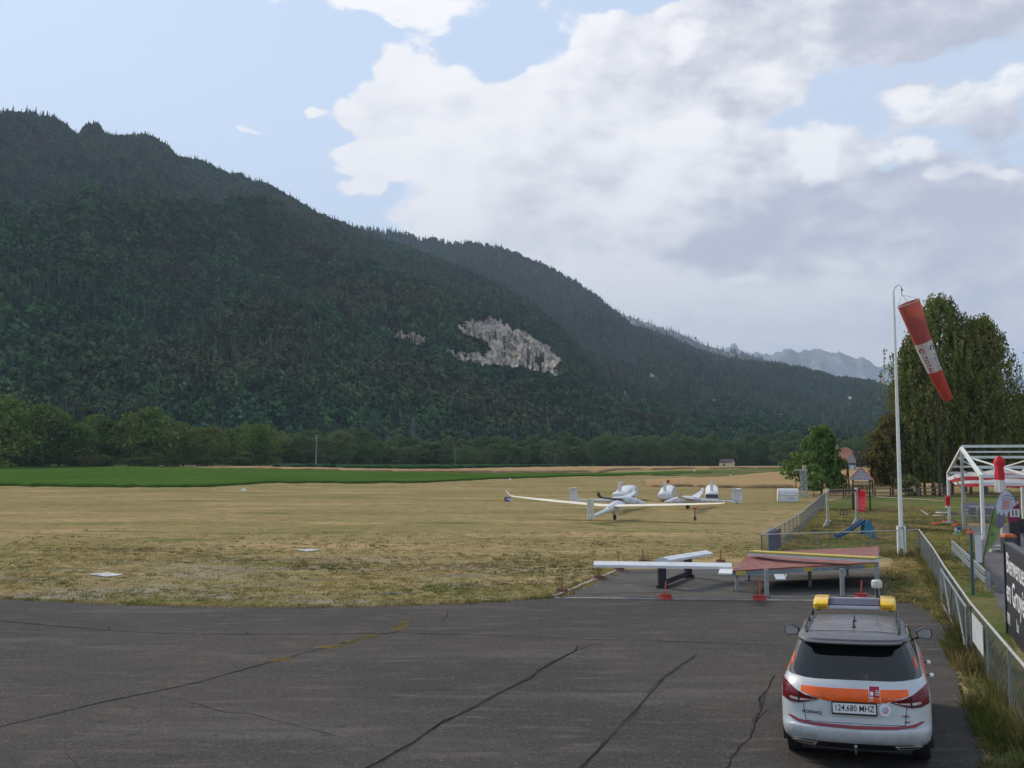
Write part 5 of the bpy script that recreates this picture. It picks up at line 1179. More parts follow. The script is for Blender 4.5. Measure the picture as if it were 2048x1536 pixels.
M_FW = mat('flag_pale_cloth', (.56, .59, .68), .8, .12, 1.5, trans=.25); M_FG = mat('flag_green_cloth', (.24, .34, .10), .8, .2, 2, trans=.25)
for nm, m, v0, v1 in (('green_cloth', M_FG, 0, .36), ('pale_cloth', M_FW, .36, 1)):
    MB().loft([[fl(v0+(v1-v0)*i/14, j/8)+Vector((0, dy, 0)) for j in range(9)]+[fl(v0+(v1-v0)*i/14, 1-j/8)+Vector((0, dy+.012, 0)) for j in range(9)] for i in range(15) for dy in (0,)]).build(nm, m, t, smooth=True)
M_OR = mat('orange_print', (.55, .20, .12), .8); M_GP = mat('slate_print', (.10, .11, .14), .8)
pr = lambda a, b: fp(a, b)+Vector((0, -.085, 0))
for yy in (992, 998): MB().tube([pr(2001, yy+1), pr(2012, yy-2), pr(2024, yy+1.5)], .012, 5).build('printed_line', M_GP, t)
for i, yy in enumerate((1002, 1006.5, 1011, 1015.5)): MB().beam(pr(2004-.8*i, yy), pr(2019-1.2*i, yy+.6), .01, .05).build('printed_text_row', M_OR, t)
fg = [(1992, 1034), (1996, 1024), (1999, 1030), (2003, 1031), (2006, 1022), (2008, 1030), (2008, 1042), (2004, 1054), (1996, 1057), (1990, 1050), (1989, 1040)]
MB().add([pr(*p) for p in fg], [tuple(range(len(fg)))]).build('printed_picture', mat('grey_purple_print', (.16, .14, .20), .8, .4, 20), t)
MB().beam(pr(1980, 1068), pr(1986, 1068), .01, .10).build('printed_logo', M_GP, t)
# posts, marker cones, boards, furniture
q = G(2005, 1105); t = thing('white_post', 'slim white post on a concrete footing beside the feather flag', 'post', q); MB().box((0, 0, .70), (.075, .075, 1.40)).build('post', M_WFR, t, bevel=.01); MB().box((-.15, 0, .07), (.75, .35, .14)).build('footing', M_KERB, t, bevel=.02)
def red_disc(px, pb, lb):
    q = G(px, pb); t = thing('red_marker_disc', lb, 'marker', q, 0, 'red marker discs on the lawn'); MB().lathe((0, 0, 0), [(.24, 0), (.25, .04), (.16, .10), (.07, .13)], 16).build('base', mat('signal_red_plastic', (.50, .022, .018), .5, .15, 7), t, smooth=True); MB().lathe((0, 0, .12), [(.035, 0), (.03, .14), (.05, .17)], 8).build('handle', M_DR, t)
for a in ((1871, 1049, 'leftmost red marker disc on the lawn before the pavilion'), (1889, 1045, 'red marker disc at the foot of the far corner post'), (1911, 1052, 'third red marker disc from the left on the lawn'), (1926, 1058, 'fourth red marker disc, beside the centre post'), (1941, 1067, 'rightmost red marker disc at the corner of the paving')): red_disc(*a)
q = G(1918, 1092); t = thing('pennant', 'small blue, white and green cloth on a stake behind the guard rail', 'pennant', q); MB().tube([(0, 0, 0), (.03, 0, .95)], .014, 6).build('stake', M_DGREY, t)
for i, (m, z) in enumerate(((mat('blue_cloth', (.05, .10, .30), .8), .80), (mat('pale_green_cloth', (.25, .42, .30), .8), .58), (M_AWW, .69))): MB().box((-.06+.1*(i == 0), 0, z), (.24, .04, .14), ry=.3*i).build('cloth', m, t)
def chair_(label, loc, rz, m, grp):
    t = thing('garden_chair', label, 'chair', loc, rz, grp)
    MB().box((0, 0, .45), (.46, .46, .035)).build('seat', m, t); MB().box((0, .22, .72), (.46, .03, .42), rx=-.15).build('backrest', m, t)
    for x in (-1, 1):
        for y in (-1, 1): MB().beam((x*.2, y*.2, .44), (x*.22, y*.22, 0), .03, .03).build('leg', m, t)
        MB().beam((x*.23, -.2, .65), (x*.23, .22, .65), .03, .03).build('armrest', m, t)
    return t
def table_(label, loc, m, grp='terrace tables in the pavilion'):
    t = thing('garden_table', label, 'table', loc, .2, grp); MB().box((0, 0, .73), (1.3, .8, .04)).build('tabletop', m, t)
    for x in (-1, 1):
        for y in (-1, 1): MB().beam((x*.58, y*.33, .71), (x*.58, y*.33, 0), .05, .05).build('leg', M_GALV, t)
M_CH = mat('grey_chair', (.22, .22, .24), .6, .2, 5); M_CHD = mat('dark_chair', (.03, .03, .035), .5, .2, 5)
c0 = chair_('grey garden chair under the pavilion frame', G(1938, 1040), .3, M_CH, 'grey garden chairs under the pavilion')
tabs = [(1952, 1043), (1975, 1042), (1948, 1034), (1985, 1036)]
for i, (a, b) in enumerate(tabs):
    table_('grey terrace table in the pavilion, '+('left of the near corner post', 'between the near corner post and the flag', 'farthest back on the left', 'farthest back on the right')[i], G(a, b), M_CH)
k = 0
for a, b, r in ((1944, 1045, 2.9), (1958, 1046, 3.3), (1962, 1040, 1.6), (1967, 1044, 2.8), (1979, 1046, 3.0), (1984, 1042, -1.5), (1932, 1036, 1.5), (1942, 1031, 0), (1956, 1031, .2), (1978, 1032, .1), (1990, 1034, 0), (1995, 1042, 1.4)): copytree(c0, None, G(a, b), r)
dk = chair_('dark garden chair at the right edge behind the flag', G(2040, 1088), 2.6, M_CHD, 'dark garden chairs at the right edge')
for a, b, r in ((2052, 1075, 2.2), (2046, 1062, .5), (2062, 1085, 1.2)): copytree(dk, None, G(a, b), r)
t = thing('low_white_table', 'two low white stools beside the small red parasol', 'stools', G(1884, 1042)); MB().box((0, 0, .55), (.62, .5, .05)).build('tabletop', M_WHT, t); MB().tube([(0, 0, 0), (0, 0, .55)], .03).build('leg', M_GALV, t); MB().box((-.35, -.3, .38), (.5, .3, .04)).build('bench_top', M_WHT, t); MB().tube([(-.35, -.3, 0), (-.35, -.3, .38)], .03).build('leg', M_GALV, t)
q = G(2030, 1092); t = thing('display_board', 'red and black display stand with a white panel at the right edge', 'display stand', q, -.25)
MB().box((0, 0, .55), (.42, .35, 1.10)).build('black_base', M_TBLK, t, bevel=.01); MB().box((0, 0, 1.62), (.50, .12, 1.02)).build('red_panel', mat('dark_red_board', (.20, .012, .045), .5, .2, 4), t, bevel=.01)
MB().box((.02, -.075, 1.50), (.40, .03, .36)).build('white_panel', M_WHT, t); MB().box((.02, -.075, 1.98), (.38, .03, .14)).build('pink_strip', mat('pink_panel', (.55, .35, .34), .6), t)
for x in (-.06, .08): MB().box((x, -.095, 1.50), (.05, .012, .26)).build('dark_mark', M_TBLK, t)
t = thing('terrace_clutter_box', 'orange topped box beside the welcome panel', 'box', G(2018, 1108, 0)); MB().box((0, 0, .35), (.5, .4, .7)).build('box', M_DGREY, t, bevel=.01); MB().loft([[Vector((x*.26*k, y*.2*k, .7+z)) for x, y in ((-1, -1), (1, -1), (1, 1), (-1, 1))] for z, k in ((0, 1), (.08, .95), (.14, .6))]).build('orange_lid', mat('orange_red_lid', (.48, .10, .03), .6, .3, 9), t)

# ============================================================ PLAYGROUND
M_WOOD = mat('weathered_wood', (.16, .12, .085), .8, .3, 4, .4, stretch=(3, 3, .6)); M_WOODL = mat('grey_green_wood', (.33, .34, .29), .8, .25, 5, .4); M_DKW = mat('dark_wood', (.07, .04, .028), .8, .3, 5)
s0_ = G(1656, 1054); s1_ = G(1714, 1049); t = thing('near_swing', 'near swing with two pale posts and a double baby seat', 'swing', s0_); v = s1_-s0_; hS = 2.1
for p in (Vector(), v): MB().box((p.x, p.y, hS/2), (.13, .13, hS)).build('post', M_WOODL, t, bevel=.015); MB().box((p.x, p.y, hS+.04), (.15, .15, .22)).build('post_cap', M_WHT, t, bevel=.015); MB().beam((p.x, p.y, .5), (p.x-.35, p.y-.25, 0), .08, .08).build('foot', M_WOODL, t)
MB().beam((0, 0, hS-.02), (v.x, v.y, hS-.02), .12, .12).build('beam', M_DKW, t)
m_ = v*.52; MB().box((m_.x, m_.y, .66), (.40, .28, .04)).build('swing_seat', M_TBLK, t)
sc = MB()
for x in (-.19, 0, .19):
    for z in (.68, .95): sc.box((m_.x+x, m_.y-.14, z), (.03, .03, .03))
MB().box((m_.x, m_.y-.14, .93), (.42, .03, .04)).build('seat_bar', M_TBLK, t); 
for x in (-.19, 0, .19): MB().box((m_.x+x, m_.y-.14, .80), (.035, .03, .28)).build('seat_side', M_TBLK, t)
for x in (-.2, .2): MB().tube([(m_.x+x, m_.y, .95), (m_.x+x*.6, m_.y, hS)], .010, 4).build('chain', M_GALV, t)
# A-frame swing behind the tower
fa = G(1697, 990); t = thing('far_swing', 'tall dark wooden A-frame swing behind the play tower', 'swing', fa); w_ = G(1744, 990)-fa; hA = CH-(927-925)/F*fa.y
for p in (Vector(), w_):
    for s_ in (-1, 1): MB().tube([(p.x+s_*.55-.1, p.y+s_*1.0, 0), (p.x, p.y, hA)], .085, 8).build('leg', M_DKW, t)
MB().tube([(-.2, 0, hA-.05), (w_.x+.2, w_.y, hA-.05)], .09, 8).build('beam', M_DKW, t)
# tower with pyramid roof and red slide
tq = G(1724, 1021); t = thing('play_tower', 'wooden play tower with slatted pyramid roof above the red slide', 'play tower', tq, -.33); px1 = 1/F*tq.y
for x in (-.62, .62):
    for y in (-.62, .62): MB().box((x, y, 1.25), (.12, .12, 2.5)).build('post', M_DKW, t)
for i in range(8): z = i*.115; k0 = 1-i/8; k1 = 1-(i+.92)/8; MB().loft([[Vector((x*.92*k, y*.92*k, 2.42+z+dz)) for x, y in ((-1, -1), (1, -1), (1, 1), (-1, 1))] for k, dz in ((k0, 0), (k0*1.0, .03), (max(.02, k1+.05), .115))]).build('roof_slat', mat('grey_pink_slat', (.27, .25, .25), .8, .2, 5), t)
for x, y in ((-1, -1), (1, -1), (1, 1), (-1, 1)): MB().tube([(x*.95, y*.95, 2.44), (0, 0, 3.42)], .035, 6).build('roof_hip', mat('hip_red', (.35, .06, .05), .7), t)
MB().box((0, 0, 1.38), (1.3, 1.3, .08)).build('deck', M_WOOD, t); MB().box((0, -.66, 2.18), (1.2, .04, .30)).build('fascia', mat('light_wood', (.50, .42, .24), .7, .15, 5), t); MB().box((0, .66, 2.0), (1.3, .04, .12)).build('fascia', M_WOOD, t)
for x in (-.42, -.25, -.08, .08): MB().box((x, .64, 1.7), (.07, .04, .6)).build('railing_slat', M_DKW, t)
for x in (-.42, .42): MB().box((x, -.64, 1.7), (.10, .04, .6)).build('railing_slat', M_DKW, t)
M_SLR = mat('red_slide_plastic', (.55, .010, .018), .35, .08, 3, coat=.2); rings = []
for f in np.linspace(0, 1, 9):
    y = -.66-2.0*f; z = 1.42*(1-f)**1.05+.14; c = (0, 0); rings.append([Vector((x, y, z+dz)) for x, dz in ((-.30, .20), (-.26, .20), (-.24, 0), (.24, 0), (.26, .20), (.30, .20), (.28, -.05), (-.28, -.05))])
sl = thing('red_slide', 'red plastic slide leading down from the play tower', 'slide', tq, -.33); MB().loft(rings).build('chute', M_SLR, sl, smooth=False); MB().box((0, -2.62, .07), (.5, .08, .14)).build('foot', M_SLR, sl); MB().box((0, -.72, 1.75), (.56, .04, .05)).build('grab_bar', M_SLR, sl)
MB().box((-.72, -.1, .7), (.05, .9, 1.4)).build('climbing_wall', M_WOOD, t)
# small blue slide
bq = G(1722, 1078); t = thing('blue_slide', 'small blue plastic toddler slide behind the low fence', 'slide', bq); M_BLS = mat('blue_plastic', (.035, .17, .27), .4, .12, 4, coat=.2); M_BLD = mat('dark_blue_plastic', (.02, .07, .16), .4, .12, 4)
rings = []
for f in np.linspace(0, 1, 11):
    x = .15-1.45*f; z = .86*(1-f)**1.3+.06+(.05 if f > .9 else 0); rings.append([Vector((x, y, z+dz)) for y, dz in ((-.26, .10), (-.22, .10), (-.20, 0), (.20, 0), (.22, .10), (.26, .10), (.24, -.04), (-.24, -.04))])
MB().loft(rings).build('chute', M_BLD, t); 
MB().loft([[Vector((x, y, z)) for x, z in ((.05, .20), (.12, .80), (.25, .95), (.45, .86), (.62, .30), (.70, 0), (.55, 0), (.48, .22), (.12, .22))] for y in (-.30, -.25)]).build('side_panel', M_BLS, t); MB().loft([[Vector((x, y, z)) for x, z in ((.05, .20), (.12, .80), (.25, .95), (.45, .86), (.62, .30), (.70, 0), (.55, 0), (.48, .22), (.12, .22))] for y in (.25, .30)]).build('side_panel', M_BLS, t)
for z in (.2, .42, .64): MB().box((.52-z*.25, 0, z), (.16, .5, .04)).build('step', M_SLR if z == .2 else M_BLS, t)
# rail fence and log edges at the back of the lawn
t = thing('rail_fence', 'low brown wooden rail along the back of the playground', 'fence', G(1655, 996)); o = Vector(t.location); A_ = Vector(); B_ = G(1900, 992)-o
for i in range(9):
    p = A_.lerp(B_, i/8); MB().box((p.x, p.y, .5), (.12, .12, 1.0)).build('post', M_DKW, t)
for z in (.5, .9): MB().beam(A_+zz(z), B_+zz(z), .05, .13).build('rail', M_WOOD, t)
M_LOGE = mat('log_edge', (.22, .18, .13), .85, .25, 4, .4)
for a, b, lb in (((1650, 1056), (1660, 1045), 'wooden log edging left of the near mulch bed'), ((1842, 1023), (1858, 1033), 'wooden log edging of the small mulch bed'), ((1750, 995), (1890, 1004), 'long wooden log edging before the birches')):
    p, q_ = G(*a), G(*b); t = MB().tube([Vector((0, 0, .07)), q_-p+Vector((0, 0, .07))], .08, 8).build('log_edging', M_LOGE); t.location = p; tag(t, lb, 'log')
# white hooded shelter with poles, board tower
q = G(1576, 1004); t = thing('hooded_locker', 'white curved metal locker standing on the airfield edge', 'locker', q, -.12); hw = .95
MB().loft([[Vector((x, y, z)) for y, z in ((-.45, .05), (-.45, .62), (-.40, 1.0), (-.20, 1.22), (.2, 1.28), (.5, 1.2), (.6, .9), (.6, .05))] for x in (-hw, hw)]).build('shell', M_WHT, t); MB().box((0, -.46, .66), (hw*1.96, .03, .05)).build('seam_strip', M_SILV, t); MB().box((.25, -.465, .38), (.6, .02, .24)).build('vent_panel', M_SILV, t)
MB().box((hw+.02, .1, .55), (.03, .9, .9)).build('dark_end', mat('rust_brown', (.14, .08, .06), .8), t)
for px, pb, pt, lb in ((1548, 1006, 976, 'leaning pale stake left of the white locker'), (1556, 1007, 982, 'short pale stake at the left corner of the white locker'), (1612, 1003, 972, 'leaning pale stake right of the white locker')):
    q = G(px, pb); h = CH-(pt-925)/F*q.y; t = MB().tube([(0, 0, 0), (.12, 0, h)], .045, 6).build('stake', mat('pale_wood', (.40, .30, .16), .7, .2, 5)); t.location = q; tag(t, lb, 'stake', 'pale stakes around the white locker')
q = G(1608, 996); t = thing('lattice_tower', 'narrow grey lattice tower with a pale crossbar beside the young trees', 'lattice tower', q); H_ = CH-(941-925)/F*q.y
for x in (-.28, .28):
    for y in (-.28, .28): MB().beam((x, y, 0), (x*.9, y*.9, H_), .07, .07).build('leg', M_GALV, t)
n_ = 9
for i in range(n_):
    z0, z1 = H_*i/n_, H_*(i+1)/n_; s_ = 1 if i % 2 else -1
    MB().beam((-.28*s_, -.28, z0), (.28*s_, -.28, z1), .05, .05).build('brace', M_GALV, t); MB().beam((-.28, -.28, z1), (.28, -.28, z1), .05, .05).build('rung', M_GALV, t); MB().beam((-.28*s_, .28, z0), (.28*s_, .28, z1), .05, .05).build('brace', M_GALV, t)
MB().beam((-.95, 0, H_+.06), (.45, 0, H_+.06), .10, .07).build('crossbar', M_WFR, t); MB().box((.1, 0, H_+.35), (.35, .3, .5)).build('head_box', mat('brownish_box', (.35, .28, .24), .7), t)

# ============================================================ BUILDINGS, PYLONS
M_TILE = mat('red_brown_tiles', (.21, .085, .050), .8, .25, 1.2, .3); M_GWALL = mat('grey_shingle_wall', (.27, .29, .32), .85, .12, 1.0); M_DWALL = mat('dark_timber_wall', (.05, .036, .028), .85, .3, 1.0); M_CREMW = mat('cream_render', (.56, .50, .33), .85, .08, .6)
fq = T(1703, 941); t = thing('farmhouse', 'farmhouse with red-brown half-hipped roof and grey gable behind the trees', 'house', fq, R(-38)); Lh, Wh, He, Hr = 11.0, 7.6, 3.6, 7.2
MB().box((-Lh/2, 0, He/2), (Lh, Wh, He)).build('wall', M_DWALL, t)
MB().prism([(-Wh/2, 0), (Wh/2, 0), (Wh/2, He), (Wh*.14, Hr-1.2), (-Wh*.14, Hr-1.2), (-Wh/2, He)], 0.0, .12, f=lambda v: Vector((v.z, v.x, v.y))).build('gable_wall', M_GWALL, t)
rf = MB(); ov = .9
ridge = [(-Lh-.3, 0, Hr), (-.9, 0, Hr)]; ea = He-.35; Wo = Wh/2+ov
V_ = [(-Lh-.3, 0, Hr), (-1.0, 0, Hr), (.7, -Wh*.16, Hr-1.35), (.7, Wh*.16, Hr-1.35), (.7, -Wo, ea), (-Lh-.3, -Wo, ea), (.7, Wo, ea), (-Lh-.3, Wo, ea)]
V2 = [(x, y, z-.18) for x, y, z in V_]
fs = [(0, 1, 2, 4, 5), (0, 7, 6, 3, 1), (1, 3, 2)]
rf.add(V_+V2, fs+[tuple(i+8 for i in f[::-1]) for f in fs]+[(4, 12, 13, 5), (6, 7, 15, 14), (2, 4, 12, 10), (3, 11, 14, 6), (2, 10, 11, 3), (0, 5, 13, 8), (0, 8, 15, 7)]); o_ = rf.build('roof', M_TILE, t); MB().box((-4.5, 0, Hr+.3), (.6, .6, 1.2)).build('chimney', M_GWALL, o_)
for y, z in ((-1.6, 2.4), (1.2, 2.4), (0, 4.6)): w_o = MB().box((.15, y, z), (.08, .9, 1.1)).build('window', M_WHT, t); MB().box((.20, y, z), (.03, .7, .9)).build('pane', M_GLASS, w_o)
MB().box((.17, -.1, .75), (.10, 2.6, 1.5)).build('lower_wall', M_WHT, t)
for x in (-2.5, -5.5): MB().box((x, -Wh/2-.03, 1.3), (1.6, .08, 2.2)).build('door', M_WOOD, t)
hq = T(1454, 934.5); hs = hq.y/F; t = thing('field_hut', 'small cream hut with brown roof standing at the edge of the far wood', 'hut', hq, R(-32)); l_, w_, h_ = 26*hs, 17*hs, 9*hs
MB().box((0, 0, h_/2), (l_, w_, h_)).build('wall', M_CREMW, t)
for s_ in (-1, 1): MB().prism([(-w_/2, h_), (w_/2, h_), (0, h_+7*hs)], s_*l_/2-.06, s_*l_/2+.06, f=lambda v: Vector((v.z, v.x, v.y))).build('gable', M_CREMW, t)
for s_ in (-1, 1): MB().beam((-l_/2-.3, s_*w_*.27, h_+3.6*hs), (l_/2+.3, s_*w_*.27, h_+3.6*hs), 11*hs, .2, up=(0, s_*7, 8.5)).build('roof', mat('dull_brown_tiles', (.075, .042, .04), .8, .2, 1), t)
MB().box((-l_*.1, -w_/2-.04, h_*.45), (1.0, .08, 1.6)).build('door', M_WOOD, t)
def pole_(px, pb, pt, lb, Yf=None, r=.16, cat='pole'):
    q = T(px, pb); h = CH-(pt-925)/F*q.y-q.z; t = thing('power_pole', lb, cat, q); MB().tube([(0, 0, 0), (0, 0, h)], [r, r*.6], 8).build('pole', M_GALV, t)
    for z in (h*.97, h*.90): MB().beam((-.7, 0, z), (.7, 0, z), r*.6, r*.6).build('crossarm', M_GALV, t)
pole_(632, 936, 870, 'pale power pole in front of the wood left of centre'); pole_(910, 937, 897, 'thin power pole in front of the wood below the cliff', r=.07); pole_(1110, 936, 906, 'thin power pole right of the cliff, before the wood', r=.06)
M_PYL = mat('pylon_grey', (.14, .16, .16), .6)
def pylon(q, h, lb, wd, m=M_GALV, arms=((.72, .34), (.84, .26), (.95, .18)), m2=None):
    t = thing('pylon', lb, 'pylon', q)
    for x in (-1, 1):
        for y in (-1, 1): MB().beam((x*wd, y*wd, 0), (x*wd*.15, y*wd*.15, h), wd*.14, wd*.14).build('leg', m, t)
    n = 7
    for i in range(n):
        z0, z1 = h*i/n, h*(i+1)/n; k0, k1 = 1-.85*i/n, 1-.85*(i+1)/n; s_ = 1 if i % 2 else -1
        for y in (-1, 1): MB().beam((-wd*k0*s_, y*wd*k0, z0), (wd*k1*s_, y*wd*k1, z1), wd*.09, wd*.09).build('brace', m, t)
    for f, a in arms: MB().beam((-h*a*.5, 0, h*f), (h*a*.5, 0, h*f), wd*.22, wd*.22).build('crossarm', m2 or m, t)
pylon(Vector((P(825, 930, 545).x, 545, 2)), 26, 'grey lattice pylon against the wood in the middle of the valley', 1.3, M_PYL, ((.72, .16), (.84, .13), (.95, .10)))
b_ = surf_at(VA, pxA, tsA, 1248, 822); pylon(Vector(b_), 40*b_[1]/F, 'faint lattice pylon on the wooded foot of the mountain', 2.0)
b_ = surf_at(VB, pxB, tsB, 1549, 846); M_MR = mat('mast_red', (.45, .03, .03), .6); pylon(Vector(b_), 22*b_[1]/F+4, 'red and white mast with a white cross-arm on the far hillside', 2.6, M_MR, ((.62, .95),), M_WFR)
# ============================================================ TREES ONE CAN TELL APART
M_BARK = mat('bark', (.075, .058, .045), .9, .3, 3, .5); M_BIRCHB = mat('birch_bark', (.42, .41, .37), .8, .35, 2, .3, stretch=(1, 1, 3), col2=(.10, .09, .08))
L_WOOD = leafmat('wood_edge_foliage', (.070, .135, .030), (.120, .190, .045), (.165, .175, .060), .12)
L_WOOD2 = leafmat('far_wood_foliage', (.065, .120, .045), (.100, .165, .055), (.130, .155, .075), .10)
L_BIRCH = leafmat('birch_foliage', (.130, .170, .045), (.170, .195, .058), (.22, .205, .08), .35, trans=.3)
L_OLIVE = leafmat('olive_foliage', (.13, .12, .040), (.16, .14, .05), (.17, .14, .06), .4, trans=.3)
L_BRIGHT = leafmat('fresh_foliage', (.100, .180, .045), (.12, .20, .05), (.19, .24, .08), .6, trans=.3)
def mkcrown(name, V, Fc, m, parent): return link(name, npmesh(name, V, Fc), m, parent)
crowns = [clump_tree(20+i, 1.0, w_, 3400, .030, c_, bottom=b_) for i, (w_, c_, b_) in enumerate(((.85, 34, .05), (.70, 30, .08), (.95, 40, .04), (.60, 26, .10), (.78, 36, .05)))]
crown_me = []
for V, Fc in crowns:
    for m in (L_WOOD, L_WOOD2):
        me = npmesh('crown', V, Fc); me.materials.append(m); crown_me.append(me)
tk_ = MB().tube([(0, 0, 0), (.01, 0, .3), (0, .01, .7)], [.022, .016, .006], 7)
trunk_me = bpy.data.meshes.new('trunk'); trunk_me.from_pydata(tk_.v, [], tk_.f); trunk_me.materials.append(M_BARK)
def edge_tree(px, top, Yd, wide, kind, label, grp, r):
    x = (px-1024)/F*Yd; z = float(gz(x, Yd)); h = (CH-z)+(925-top)/F*Yd; h = max(3, h)
    t = thing('tree', label, 'tree', (x, Yd, z-.1), r.uniform(0, 6.28), grp)
    wS = wide/F*Yd
    c = bpy.data.objects.new('crown', crown_me[kind]); COL.objects.link(c); c.parent = t; bw = (.85, .70, .95, .60, .78)[kind//2]; c.scale = (wS/bw, wS/bw, h*1.04)
    k = bpy.data.objects.new('trunk', trunk_me); COL.objects.link(k); k.parent = t; k.scale = (h*.9, h*.9, h)
r6 = random.Random(12)
GE = 'trees along the edge of the valley wood'
special = [(-10, 796, 300, 150, 4, 'tallest broad tree of the wood edge, at the left margin of the photo'), (88, 812, 312, 105, 0, 'wide rounded tree, second big crown from the left margin'), (290, 818, 330, 100, 2, 'domed tree standing higher than its neighbours in the left half of the wood edge'),
           (195, 834, 340, 95, 6, 'grey-green tree between the two big left crowns and the domed tree'), (525, 852, 360, 95, 4, 'broad rounded tree at the end of the dark wood, left of the pale power pole'), (595, 868, 385, 62, 1, 'rounded tree just left of the pale power pole'), (680, 864, 395, 60, 1, 'rounded tree just right of the pale power pole')]
for px, top, Yd, wd, k, lb in special: edge_tree(px, top, Yd, wd, k, lb, None, r6)
tops = [(-150, 800), (0, 815), (140, 838), (240, 850), (340, 834), (380, 850), (430, 862), (475, 852), (520, 862), (590, 876), (640, 878), (700, 868), (740, 882), (800, 886), (900, 884), (1000, 882), (1100, 886), (1200, 884), (1300, 880), (1400, 882), (1500, 884), (1600, 880), (1700, 884), (1800, 890), (2048, 895)]
def topat(p): return float(np.interp(p, [a for a, b in tops], [b for a, b in tops]))
px = -120
while px < 1830:
    Yb = float(np.interp(px, [-120, 300, 600, 1000, 1500, 1900], [318, 335, 385, 450, 500, 500])); wd = r6.uniform(.8, 1.25)*float(np.interp(px, [0, 500, 900, 1500], [82, 62, 40, 34]))
    left = px < 560; k = r6.choice([0, 2, 4, 6, 8]) if left else r6.choice([1, 3, 5, 7, 9])
    edge_tree(px, topat(px)+r6.uniform(-6, 14), Yb+r6.uniform(-6, 14), wd, k, 'dark green tree in the row behind the green field' if left else 'dull green tree in the far row at the foot of the mountain', GE+(' on the left' if left else ' in the distance'), r6)
    # low bushes in front and a second rank behind
    if left: edge_tree(px+r6.uniform(-20, 20), topat(px)+55+r6.uniform(0, 25), Yb-9, wd*.9, r6.choice([0, 2, 4, 8]), 'low bushy tree in front of the row behind the green field', 'low bushy trees at the foot of the left wood', r6)
    px += wd*.46
px = 560
while px < 1820:
    edge_tree(px, topat(px)-6+r6.uniform(-10, 8), float(np.interp(px, [560, 1000, 1500], [420, 480, 530])), r6.uniform(30, 52), r6.choice([1, 3, 5, 7, 9]), 'dull green tree in the far row at the foot of the mountain', GE+' in the distance', r6); px += 24

# weeping birches and the other trees by the playground
def branchy(H, n, seed, r0, spread=.3, zfrom=.25):
    r = random.Random(seed); b = MB(); b.tube([(0, 0, 0), (r.uniform(-.2, .2), 0, H*.35), (r.uniform(-.3, .3), r.uniform(-.3, .3), H*.7), (r.uniform(-.3, .3), 0, H*.97)], [r0, r0*.75, r0*.4, r0*.08], 9)
    for i in range(n):
        z = H*(zfrom+(.92-zfrom)*i/n); a = r.uniform(0, 6.28); L_ = H*spread*(1.1-z/H)*r.uniform(.7, 1.2)
        b.tube([(0, 0, z), (math.cos(a)*L_*.5, math.sin(a)*L_*.5, z+L_*.35), (math.cos(a)*L_, math.sin(a)*L_, z+L_*.45)], [r0*.22, r0*.14, r0*.03], 5)
    return b
def birch_crown(H, Wd, n, seed, leaf=.24, zlow=.12, strands=None):
    r = np.random.RandomState(seed); ns = strands or n//22
    z = zlow+(1-zlow)*r.rand(ns)**.85; prof = np.clip(np.sin(np.pi*np.clip(z, 0, 1)**1.15*.93+.05), .03, 1)**.75; an = r.rand(ns)*6.283; prof = np.clip(np.sin(np.pi*np.clip(z, 0, 1)**.95*.90+.16), .05, 1)**.6*(1-.25*z**4); lob = 1+.22*np.sin(an*3+z*9+seed)+.20*np.sin(an*4-z*17)
    nb = max(9, int(46*min(1, n/34000))); bi = r.randint(0, nb, ns); bz = (np.arange(nb)+.5)/nb; z = np.clip(zlow+(1-zlow)*(bz[bi]**.9)+r.randn(ns)*.022, zlow, 1); an = (np.arange(nb)*2.399+r.rand(nb)*.8)[bi]+r.randn(ns)*.42/np.maximum(.35, 1-z*.6); prof = np.clip(np.sin(np.pi*np.clip(z, 0, 1)**1.05*.92+.12), .05, 1)**.62*(1-.3*z**4)*(.72+.5*r.rand(nb))[bi]; lob = 1
    rad = Wd/2*prof*lob*(.15+.80*r.rand(ns)**.60); fr = r.rand(ns) < .14; rad = np.where(fr, rad*1.32, rad)
    S = np.stack([np.cos(an)*rad, np.sin(an)*rad, z*H], -1); ln = H*(.05+.15*r.rand(ns)**1.5)
    k = np.repeat(np.arange(ns), n//ns); m = len(k); u = r.rand(m)
    out = np.stack([np.cos(an), np.sin(an), np.zeros(ns)], -1)[k]
    pos = S[k]+out*(u*(1-u)*1.2)[:, None]+r.randn(m, 3)*np.array([.13, .13, .2]); pos[:, 2] -= ln[k]*u; pos[:, 2] = np.maximum(pos[:, 2], H*zlow*.6)
    nrm = out+r.randn(m, 3)*.8; nrm /= np.linalg.norm(nrm, axis=1)[:, None]
    return leaf_quads(pos, nrm, leaf*(.6+.8*r.rand(m)), r, 1.5, (0, 0, 1))
def park_tree(label, px, pb, top, wide, kind, leafm, bark, n, seed, leaf=.24, zlow=.12, name='tree', Y=None, r0=None, branches=26):
    q = G(px, pb); H = CH-(top-925)/F*q.y; Wd = wide/F*q.y; t = thing(name, label, 'tree', q, seed*1.3)
    if kind == 'birch': V, Fc = birch_crown(H, Wd, n, seed, leaf, zlow)
    else: V, Fc = clump_tree(seed, H, Wd, n, leaf, 30, zlow)
    link('crown', npmesh('crown', V, Fc), leafm, t); branchy(H, branches, seed, r0 or H*.014, .24 if kind == 'birch' else .3, zlow).build('trunk', bark, t, smooth=True); return t
park_tree('tall weeping birch behind the windsock, the highest of the park trees', 1890, 988, 588, 205, 'birch', L_BIRCH, M_BIRCHB, 31000, 3, .18, .10, 'birch_tree')
park_tree('broad weeping birch at the right end of the group, above the pavilion', 1972, 988, 630, 190, 'birch', L_BIRCH, M_BIRCHB, 31000, 4, .18, .10, 'birch_tree')
